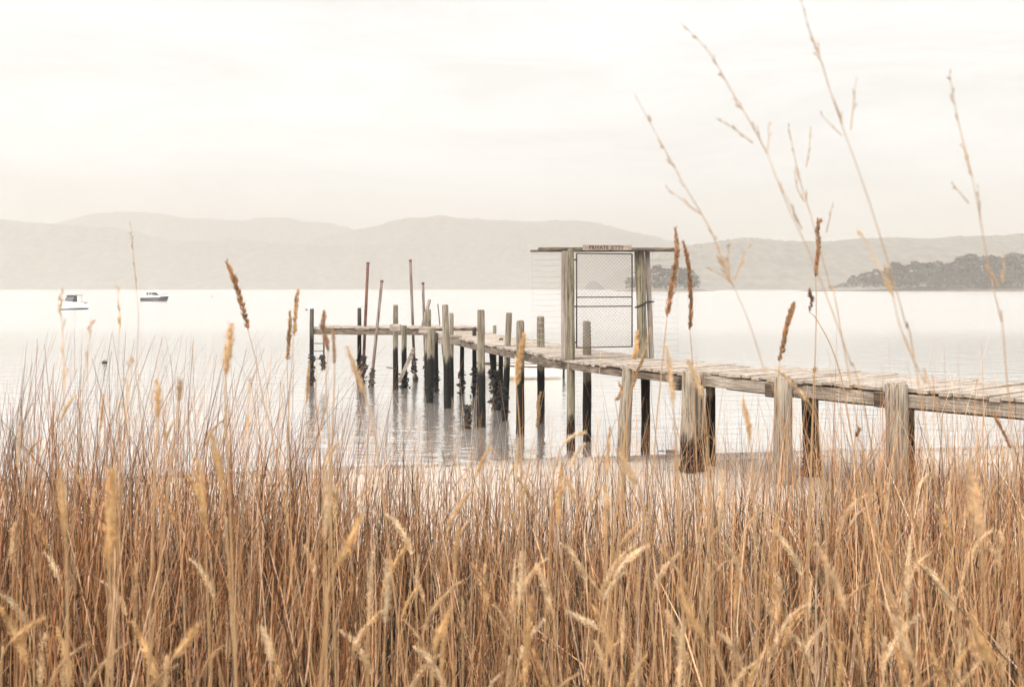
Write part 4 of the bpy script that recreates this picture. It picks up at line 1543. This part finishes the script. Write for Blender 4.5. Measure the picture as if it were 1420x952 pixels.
S('soft honey panicle leaning left in front of the headland wood', [(1196, 326), (1212, 356), (1226, 384), (1238, 410)], [(1246, 445), (1262, 488), (1282, 530), (1310, 600)], 0.98, 'panicle', 7.0, HONEY,
  [[(1228, 372), (1232, 390), (1240, 412)], [(1246, 448), (1256, 470), (1268, 500)]])
# crisp spikes
S('long knotted brown spike standing at the right end of the gate crossbar', [(937, 317), (939, 350), (934, 385), (929, 412), (925, 440)], [(921, 480), (915, 540), (908, 620)], 1.9, 'spike', 8.5, RUSSET)
S('dark brown spike just right of the crossbar, partner of the longer one', [(947, 335), (954, 362), (957, 395), (958, 425), (957, 458)], [(960, 500), (962, 560), (966, 640)], 1.95, 'spike', 7.0, (0.40, 0.215, 0.105))
S('hook-tipped brown spike upright against the hazy hill', [(1138, 306), (1134, 312), (1135, 340), (1133, 362), (1131, 384)], [(1132, 430), (1130, 510), (1126, 620)], 2.0, 'spike', 7.0, RUSSET)
S('brown spike leaning right above the deck of the jetty', [(1101, 420), (1094, 442), (1088, 466), (1081, 502)], [(1077, 540), (1072, 600), (1064, 680)], 2.1, 'spike', 8.5, RUSSET)
S('stub of dark husks on a hair-thin stem over the far water', [(1123, 402), (1124, 410), (1126, 416), (1122, 432)], [(1134, 445), (1160, 500), (1180, 600)], 2.1, 'spike', 6.0, (0.25, 0.12, 0.06))
S('braided brown spike leaning left near the far white launch', [(314, 363), (322, 382), (329, 402), (336, 425), (344, 458)], [(356, 505), (366, 560), (384, 640)], 1.9, 'spike', 9.0, RUSSET)
S('slim brown spike between the buoy and the braided spike', [(413, 402), (411, 420), (410, 440), (407, 466)], [(404, 510), (400, 570), (398, 660)], 2.2, 'spike', 6.5, TAN)
S('thin pale spike close beside the slim brown spike', [(402, 432), (402, 455), (400, 478), (398, 500)], [(399, 550), (401, 620)], 2.2, 'spike', 6.5, TAN)
S('large plump seed head alone against the water right of the cruiser', [(321, 450), (318, 470), (315, 495), (313, 520)], [(312, 545), (314, 600), (318, 680)], 1.25, 'fluffy', 13, HONEY)
S('soft narrow panicle upright between the two motorboats', [(163, 400), (165, 425), (166, 445), (165, 466)], [(164, 500), (162, 560), (160, 640)], 1.5, 'panicle', 7.0, HONEY)
S('long blurred panicle standing in front of the white motorboat', [(84, 412), (86, 450), (88, 495), (89, 540)], [(90, 590), (92, 680)], 1.05, 'panicle', 8.0, HONEY)
S('soft panicle just right of the white motorboat', [(127, 450), (124, 470), (121, 492), (118, 515)], [(115, 560), (108, 640)], 1.1, 'panicle', 8.0, HONEY)
S('very fine pointed panicle rising above the far hills at left', [(181, 312), (184, 345), (187, 375), (189, 400)], [(192, 440), (188, 520), (176, 620)], 1.6, 'panicle', 3.6, TAN)
S('soft panicle below the dark-hulled cruiser, half way to the beach', [(180, 505), (178, 530), (176, 555), (174, 580)], [(172, 620), (168, 690)], 1.15, 'panicle', 8.0, HONEY)
S('broad soft plume left of the plump seed head', [(217, 528), (219, 545), (219, 562), (218, 580)], [(217, 610), (214, 680)], 1.05, 'fluffy', 12, HONEY)
S('narrow soft plume beside the broad one over the pale water', [(250, 525), (249, 540), (247, 558)], [(244, 600), (232, 690)], 1.2, 'fluffy', 9, TAN)
S('faint soft panicle between plump seed head and pier', [(345, 530), (344, 560), (343, 585), (342, 612)], [(340, 650), (336, 720)], 1.1, 'panicle', 7.5, HONEY)
S('braided pale spike in front of the pier ladder', [(450, 432), (448, 450), (452, 470), (455, 488)], [(452, 530), (455, 600), (458, 680)], 1.6, 'spike', 8.0, (0.5, 0.31, 0.19))
S('smooth pale spike crossing the pier head', [(462, 455), (463, 480), (464, 505)], [(463, 550), (460, 640)], 1.3, 'spike', 6.0, (0.58, 0.38, 0.25))
S('pale plume leaning left under the pier head', [(481, 480), (490, 505), (499, 530), (505, 545)], [(515, 580), (530, 680)], 1.35, 'fluffy', 11, PALE)
S('brown panicle crossing a pile left of the gate', [(727, 464), (723, 485), (719, 508), (716, 535)], [(719, 570), (722, 620), (724, 700)], 1.7, 'spike', 10, HONEY)
S('small brown panicle on thin stem against the middle piles', [(750, 544), (746, 560), (747, 576), (744, 594)], [(735, 640), (725, 700)], 2.2, 'spike', 5.5, TAN)
S('nodding pale seed head bowed almost level in front of the left gate post', [(812, 600), (802, 601), (791, 606), (780, 617)], [(774, 630), (768, 660), (764, 720)], 2.0, 'fluffy', 7.5, WHEAT)
S('plume of pale husks in front of the right gate post', [(884, 460), (883, 475), (881, 490), (879, 500)], [(876, 540), (868, 600), (862, 680)], 1.7, 'spike', 8, HONEY)
S('small dangling husk head below the gate sill', [(858, 530), (862, 540), (858, 550), (853, 556)], [(857, 580), (862, 630), (866, 700)], 2.0, 'spike', 6, TAN)
S('long soft plume upright in front of the shore pile beside the gate', [(924, 480), (928, 505), (931, 535), (934, 563)], [(936, 600), (940, 680)], 1.25, 'fluffy', 10.5, WHEAT)
S('soft plume leaning left across the widest pile nearest the gate', [(954, 498), (961, 515), (968, 533), (976, 552)], [(980, 600), (982, 680)], 1.35, 'fluffy', 11, WHEAT)
S('sparse spike bending in front of the bare pile right of gate', [(901, 455), (893, 492), (884, 515), (876, 540)], [(870, 580), (862, 640)], 1.9, 'spike', 5.0, TAN)
S('pale plume standing between two shore piles under the deck', [(1030, 552), (1034, 570), (1038, 590), (1041, 612)], [(1044, 650), (1046, 720)], 1.5, 'fluffy', 8.5, HONEY)
S('bowed pale plume in front of the deck edge at right', [(1078, 512), (1092, 525), (1106, 540), (1122, 558)], [(1132, 580), (1140, 640), (1144, 720)], 1.4, 'spike', 6, WHEAT)
S('dark brown husk cluster caught against the water below the deck', [(1191, 594), (1190, 598), (1188, 602), (1186, 606)], [(1196, 620), (1204, 680)], 2.4, 'spike', 6.0, (0.22, 0.10, 0.05))
S('small dry curled leaf head on the deck skyline', [(1131, 510), (1129, 513), (1127, 516)], [(1128, 540), (1124, 640)], 2.6, 'spike', 5.0, RUSSET)
S('thin brown spike sloping down at the right edge above the sand', [(1378, 575), (1386, 588), (1394, 604), (1401, 622)], [(1408, 660), (1412, 720)], 2.0, 'spike', 5.5, RUSSET)
# big soft near plumes in the mass
NEAR = [
 ('largest blurred plume low at the right, nearest the camera', [(1342, 640), (1350, 675), (1356, 710), (1360, 745)], [(1364, 800), (1368, 900)], 0.95, 19, PALE),
 ('large blurred vertical plume at left over the dense grass', [(156, 650), (155, 690), (153, 740), (151, 790)], [(152, 850), (150, 920)], 0.92, 20, HONEY),
 ('soft plume crossing the beach line right of the large left plume', [(292, 600), (298, 625), (304, 650), (308, 680)], [(312, 720), (318, 800)], 1.05, 13, HONEY),
 ('slim soft plume just left of the one on the beach line', [(276, 640), (279, 670), (282, 700), (284, 735)], [(286, 790), (290, 880)], 1.05, 12, HONEY),
 ('tall pale plume below the pier head', [(452, 652), (454, 685), (453, 715), (450, 745)], [(450, 800), (452, 900)], 1.0, 13, WHEAT),
 ('wide honey plume leaning right at lower left of centre', [(502, 712), (492, 735), (480, 762), (466, 785)], [(456, 820), (448, 900)], 1.0, 15, HONEY),
 ('pale knobbly plume upright near the centre bottom', [(536, 775), (537, 800), (537, 830), (534, 865)], [(533, 900), (532, 960)], 1.3, 12, WHEAT),
 ('honey plume sloping right at the bottom left', [(278, 862), (265, 880), (252, 898), (240, 912)], [(232, 930), (228, 980)], 1.0, 15, HONEY),
 ('honey plume low at centre left bending right', [(625, 842), (615, 865), (606, 885), (602, 905)], [(600, 930), (600, 990)], 1.1, 13, HONEY),
 ('long plume sloping down right across the lower right grass', [(1132, 752), (1148, 785), (1162, 815), (1174, 850)], [(1186, 880), (1200, 950)], 1.1, 14, PALE),
 ('blurred plume at the lower right corner', [(1345, 850), (1356, 880), (1368, 905), (1382, 925)], [(1392, 945), (1400, 990)], 0.95, 17, HONEY),
 ('soft plume leaning left below the gate at the edge of the dense grass', [(856, 622), (866, 642), (876, 660), (884, 672)], [(890, 700), (898, 780)], 1.2, 13, PALE),
 ('large soft plume leaning left in the lower middle right', [(942, 815), (952, 840), (962, 862), (976, 885)], [(990, 905), (1010, 950)], 0.98, 15, HONEY),
 ('blurred honey plume low between centre and right', [(1246, 860), (1252, 882), (1260, 905), (1268, 925)], [(1272, 950), (1278, 990)], 1.0, 14, PALE),
 ('pale plume at bottom left corner sloping right', [(62, 855), (45, 865), (28, 878), (12, 892)], [(4, 910), (0, 960)], 1.1, 12, HONEY),
 ('soft plume hanging near the left edge above dense grass', [(83, 650), (86, 680), (88, 710), (90, 745)], [(92, 800), (94, 900)], 1.0, 13, HONEY),
 ('pale bent plume between left edge and cruiser, low in the grass', [(362, 868), (370, 885), (374, 902), (376, 920)], [(378, 945), (380, 990)], 1.2, 13, WHEAT),
 ('upright ragged pale plume in the centre of the grass', [(722, 765), (723, 790), (722, 815), (720, 840)], [(720, 880), (720, 960)], 1.6, 12, WHEAT),
 ('light plume bowed left, centre of the grass', [(784, 847), (800, 855), (816, 862), (830, 872)], [(838, 890), (844, 950)], 1.6, 11, WHEAT),
 ('light plume arching right below the gate', [(898, 756), (880, 768), (864, 782), (852, 800)], [(846, 820), (842, 900)], 1.5, 11, WHEAT),
]
for lab, hp, sp2, d, w, c in NEAR:
    S(lab, hp, sp2, d, 'fluffy', w, c, group='large soft seed plumes close to the camera')

# individual seed heads scattered through the dense grass: prototypes, then copies
PROTO = {}


def proto(post, v):
    key = (post, v)
    if key in PROTO:
        return PROTO[key]
    rn_ = random.Random(hash(('upright', 'bent left', 'bent right').index(post) * 7 + v))
    H = 0.86
    hl_ = rn_.uniform(0.085, 0.135)
    s = {'upright': rn_.uniform(-0.15, 0.15), 'bent left': -1, 'bent right': 1}[post]
    bend = rn_.uniform(0.15, 0.85) if post != 'upright' else 1.0
    pts = []
    x, z, a = 0.0, H, 0.22 * s
    seg = hl_ / 8
    for i in range(9):
        pts.append(Vector((x, 0.01 * rn_.uniform(-1, 1) * 0.3, z)))
        a += bend * s / 8 * (1 if post != 'upright' else 0.6)
        x += math.sin(a) * seg; z += math.cos(a) * seg
    pts = pts[::-1]
    stem = MB()
    sx = rn_.uniform(-0.06, 0.06)
    path = spline([pts[-1], Vector((-0.02 * s + sx * 0.3, 0, H * 0.7)), Vector((sx, 0.02, H * 0.3)), Vector((sx, 0.0, -0.02))], 14)
    stem.tube(path, [0.0008 + 0.0007 * i / 13 for i in range(14)], 5, True, col=STEMC)
    hd = MB()
    col = [WHEAT, PALE, HONEY][v % 3]
    if v == 3:
        head_fluffy(hd, spline(pts, 16), 0.0050, TAN, rn_, 0.8)
    else:
        head_fluffy(hd, spline(pts, 16), rn_.uniform(0.0056, 0.0080), col, rn_, 1.0)
    so = stem.build('stem', M['blade'], None, True); ho = hd.build('seed_head', M['seed'], None)
    C.objects.unlink(so); C.objects.unlink(ho)
    PROTO[key] = (so, ho)
    return PROTO[key]


COLS = [(6, 75, 'at the left edge'), (75, 150, 'below the white motorboat'), (150, 260, 'below the dark-hulled cruiser'), (260, 420, 'right of the cruiser'),
        (420, 540, 'below the pier head'), (540, 690, 'below the middle piles'), (690, 780, 'left of the gate'), (780, 900, 'below the gate'),
        (900, 1050, 'right of the gate'), (1050, 1190, 'below the paired shore piles'), (1190, 1290, 'below the widest shore pile'), (1290, 1400, 'at the right edge')]
ROWS = [(655, 745, 'atop the dense grass'), (750, 835, 'half way down'), (838, 925, 'low in the grass')]
WT = {'upright': 'upright', 'bent left': 'drooping left', 'bent right': 'drooping right'}
SH = ['pale wheat seed head', 'straw seed head', 'honey seed head', 'slim tan seed head']
vi = 0
for ci, (a, b_, cl) in enumerate(COLS):
    for ri, (y0, y1, rl) in enumerate(ROWS):
        posts = ['upright', 'bent left', 'bent right']
        if ci < 4: posts = posts[:2] if ri < 2 else posts
        for post, small in [(p_, False) for p_ in posts] + [(p_, True) for p_ in posts if ci >= 5]:
            vi += 1
            v = (vi * 5 + ci) % 4
            so, ho = proto(post, v)
            px, py = rng.uniform(a + 6, b_ - 6), rng.uniform(y0, y1)
            d = rng.uniform(1.9, 3.6) if ri == 0 else (rng.uniform(1.7, 2.5) if ri == 1 else rng.uniform(1.45, 1.95))
            tip = P(px, py, d)
            gz = ground_z(tip.x, d)
            sc = (tip.z - gz) / 0.93
            root = empty('seeding_grass', (tip.x, d, gz), f'{"small " if small else ""}{SH[v]} {WT[post]}, {cl}, {rl}', 'grass stalk', 'seed heads in the dense grass')
            root.scale = (1.05, 1.05, max(0.35, sc))
            root.rotation_euler = (0, 0, rng.uniform(-0.5, 0.5))
            for src in (so, ho):
                c = src.copy()
                C.objects.link(c)
                c.parent = root
                if src is ho:     # keep the head's own proportions when the stem is scaled to length
                    k = max(0.35, sc)
                    q_ = 0.72 if small else 1.0
                    c.scale = (q_, q_, q_ / k)
                    c.location = (0, 0, 0.86 - 0.86 * q_ / k)

# fine heads on tall stems that stand up over the water
for ci, (a, b_, cl) in enumerate(COLS[:8]):
    for post in ('upright', 'bent right'):
        vi += 1
        v = (3, 2, 0)[vi % 3]
        so, ho = proto(post, v)
        px = rng.uniform(a + 4, b_ - 4)
        py = rng.uniform(*((490, 590) if ci < 5 else (565, 625)))
        d = rng.uniform(1.9, 2.9)
        tip = P(px, py, d)
        gz = ground_z(tip.x, d)
        k = (tip.z - gz) / 0.93
        root = empty('seeding_grass', (tip.x, d, gz), f'fine {SH[v]} {WT[post]} over the water, {cl}', 'grass stalk', 'fine seed heads over the water')
        root.scale = (0.8, 0.8, k)
        for src in (so, ho):
            c = src.copy()
            C.objects.link(c)
            c.parent = root
            if src is ho:
                c.scale = (0.8, 0.8, 0.72 / k)
                c.location = (0, 0, 0.86 - 0.86 * 0.72 / k)

# ------------------------------------------------------------------ haze, sky, sun, camera
hb = MB(); hb.box((0, 4450, 237.5), 18400, 9500, 480)
hm_, nt, out = newmat('haze_air')
pv = N(nt, 'ShaderNodeVolumePrincipled')
pv.inputs['Color'].default_value = (0.585, 0.56, 0.525, 1)
pv.inputs['Density'].default_value = 0.00033
pv.inputs['Density Attribute'].default_value = ''
pv.inputs['Anisotropy'].default_value = 0.6
nt.links.new(pv.outputs[0], out.inputs['Volume'])
hz = hb.build('haze', hm_)
tag(hz, 'pale warm haze over the whole bay', 'haze', kind='stuff')

w = bpy.data.worlds.new('World')
scene.world = w
w.use_nodes = True
nt = w.node_tree
nt.nodes.clear()
wo = nt.nodes.new('ShaderNodeOutputWorld')
bg = nt.nodes.new('ShaderNodeBackground')
sky = nt.nodes.new('ShaderNodeTexSky')
sky.sky_type = 'NISHITA'
sky.sun_disc = False
SUN_EL, SUN_AZ = R(38), R(208)      # azimuth clockwise from +Y: behind the camera to the left
sky.sun_elevation = SUN_EL
sky.sun_rotation = SUN_AZ
sky.dust_density = 4.0
tc = nt.nodes.new('ShaderNodeTexCoord')
mp = nt.nodes.new('ShaderNodeMapping'); mp.inputs['Scale'].default_value = (1.6, 1.6, 7.0)
nt.links.new(tc.outputs['Generated'], mp.inputs['Vector'])
cn = nt.nodes.new('ShaderNodeTexNoise'); cn.inputs['Scale'].default_value = 2.2; cn.inputs['Detail'].default_value = 7; cn.inputs['Roughness'].default_value = 0.6
cn.inputs['Distortion'].default_value = 0.6
nt.links.new(mp.outputs[0], cn.inputs['Vector'])
cr = ramp(nt, [(0.38, (6.9, 6.86, 6.76)), (0.62, (8.4, 8.42, 8.34))])
nt.links.new(cn.outputs['Fac'], cr.inputs['Fac'])
mixn = nt.nodes.new('ShaderNodeMix'); mixn.data_type = 'RGBA'
mixn.inputs['Factor'].default_value = 0.93     # thick white overcast in front of the clear sky
nt.links.new(sky.outputs[0], mixn.inputs['A']); nt.links.new(cr.outputs[0], mixn.inputs['B'])
nt.links.new(mixn.outputs['Result'], bg.inputs['Color'])
bg.inputs['Strength'].default_value = 0.10
sx = nt.nodes.new('ShaderNodeSeparateXYZ')
nt.links.new(tc.outputs['Generated'], sx.inputs[0])
zr = nt.nodes.new('ShaderNodeMapRange')
zr.inputs['From Min'].default_value = 0.30; zr.inputs['From Max'].default_value = 1.0
zr.inputs['To Min'].default_value = 0.98; zr.inputs['To Max'].default_value = 3.0
nt.links.new(sx.outputs['Z'], zr.inputs['Value'])
dp = nt.nodes.new('ShaderNodeVectorMath'); dp.operation = 'DOT_PRODUCT'
dp.inputs[1].default_value = (math.sin(SUN_AZ) * math.cos(SUN_EL), math.cos(SUN_AZ) * math.cos(SUN_EL), math.sin(SUN_EL))
nt.links.new(tc.outputs['Generated'], dp.inputs[0])
gl = nt.nodes.new('ShaderNodeMapRange'); gl.interpolation_type = 'SMOOTHSTEP'
gl.inputs['From Min'].default_value = 0.2; gl.inputs['From Max'].default_value = 1.0
gl.inputs['To Min'].default_value = 1.0; gl.inputs['To Max'].default_value = 2.0
nt.links.new(dp.outputs['Value'], gl.inputs['Value'])
mm = nt.nodes.new('ShaderNodeMath'); mm.operation = 'MULTIPLY'
nt.links.new(zr.outputs[0], mm.inputs[0]); nt.links.new(gl.outputs[0], mm.inputs[1])
vm = nt.nodes.new('ShaderNodeVectorMath'); vm.operation = 'SCALE'
nt.links.new(mixn.outputs['Result'], vm.inputs[0]); nt.links.new(mm.outputs[0], vm.inputs['Scale'])
nt.links.new(vm.outputs[0], bg.inputs['Color'])
nt.links.new(bg.outputs[0], wo.inputs['Surface'])

sl = bpy.data.lights.new('sun', 'SUN')
sl.energy = 1.5
sl.angle = R(24)
sl.color = (1.0, 0.94, 0.86)
so_ = bpy.data.objects.new('sun', sl)
C.objects.link(so_)
sd = Vector((math.sin(SUN_AZ) * math.cos(SUN_EL), math.cos(SUN_AZ) * math.cos(SUN_EL), math.sin(SUN_EL)))
so_.rotation_euler = sd.to_track_quat('Z', 'Y').to_euler()

cam = bpy.data.cameras.new('camera')
cam.sensor_width = 36
cam.lens = FPX / 1420 * 36
cam.shift_y = -(952 / 2 - HY) / 1420
cam.clip_start = 0.05
cam.clip_end = 26000
cam.dof.use_dof = True
cam.dof.focus_distance = 6.5
cam.dof.aperture_fstop = 8.0
co = bpy.data.objects.new('camera', cam)
C.objects.link(co)
co.location = (0, 0, EYE)
co.rotation_euler = (PI / 2, 0, 0)
scene.camera = co

vs_ = scene.view_settings
vs_.view_transform = 'Standard'
vs_.look = 'None'
vs_.gamma = 1
vs_.exposure = 0.6
vs_.use_curve_mapping = False
cy = scene.cycles
cy.max_bounces = 8
cy.diffuse_bounces = 4
cy.glossy_bounces = 4
cy.transmission_bounces = 4
cy.volume_bounces = 3
cy.use_denoising = True
cy.sample_clamp_indirect = 10
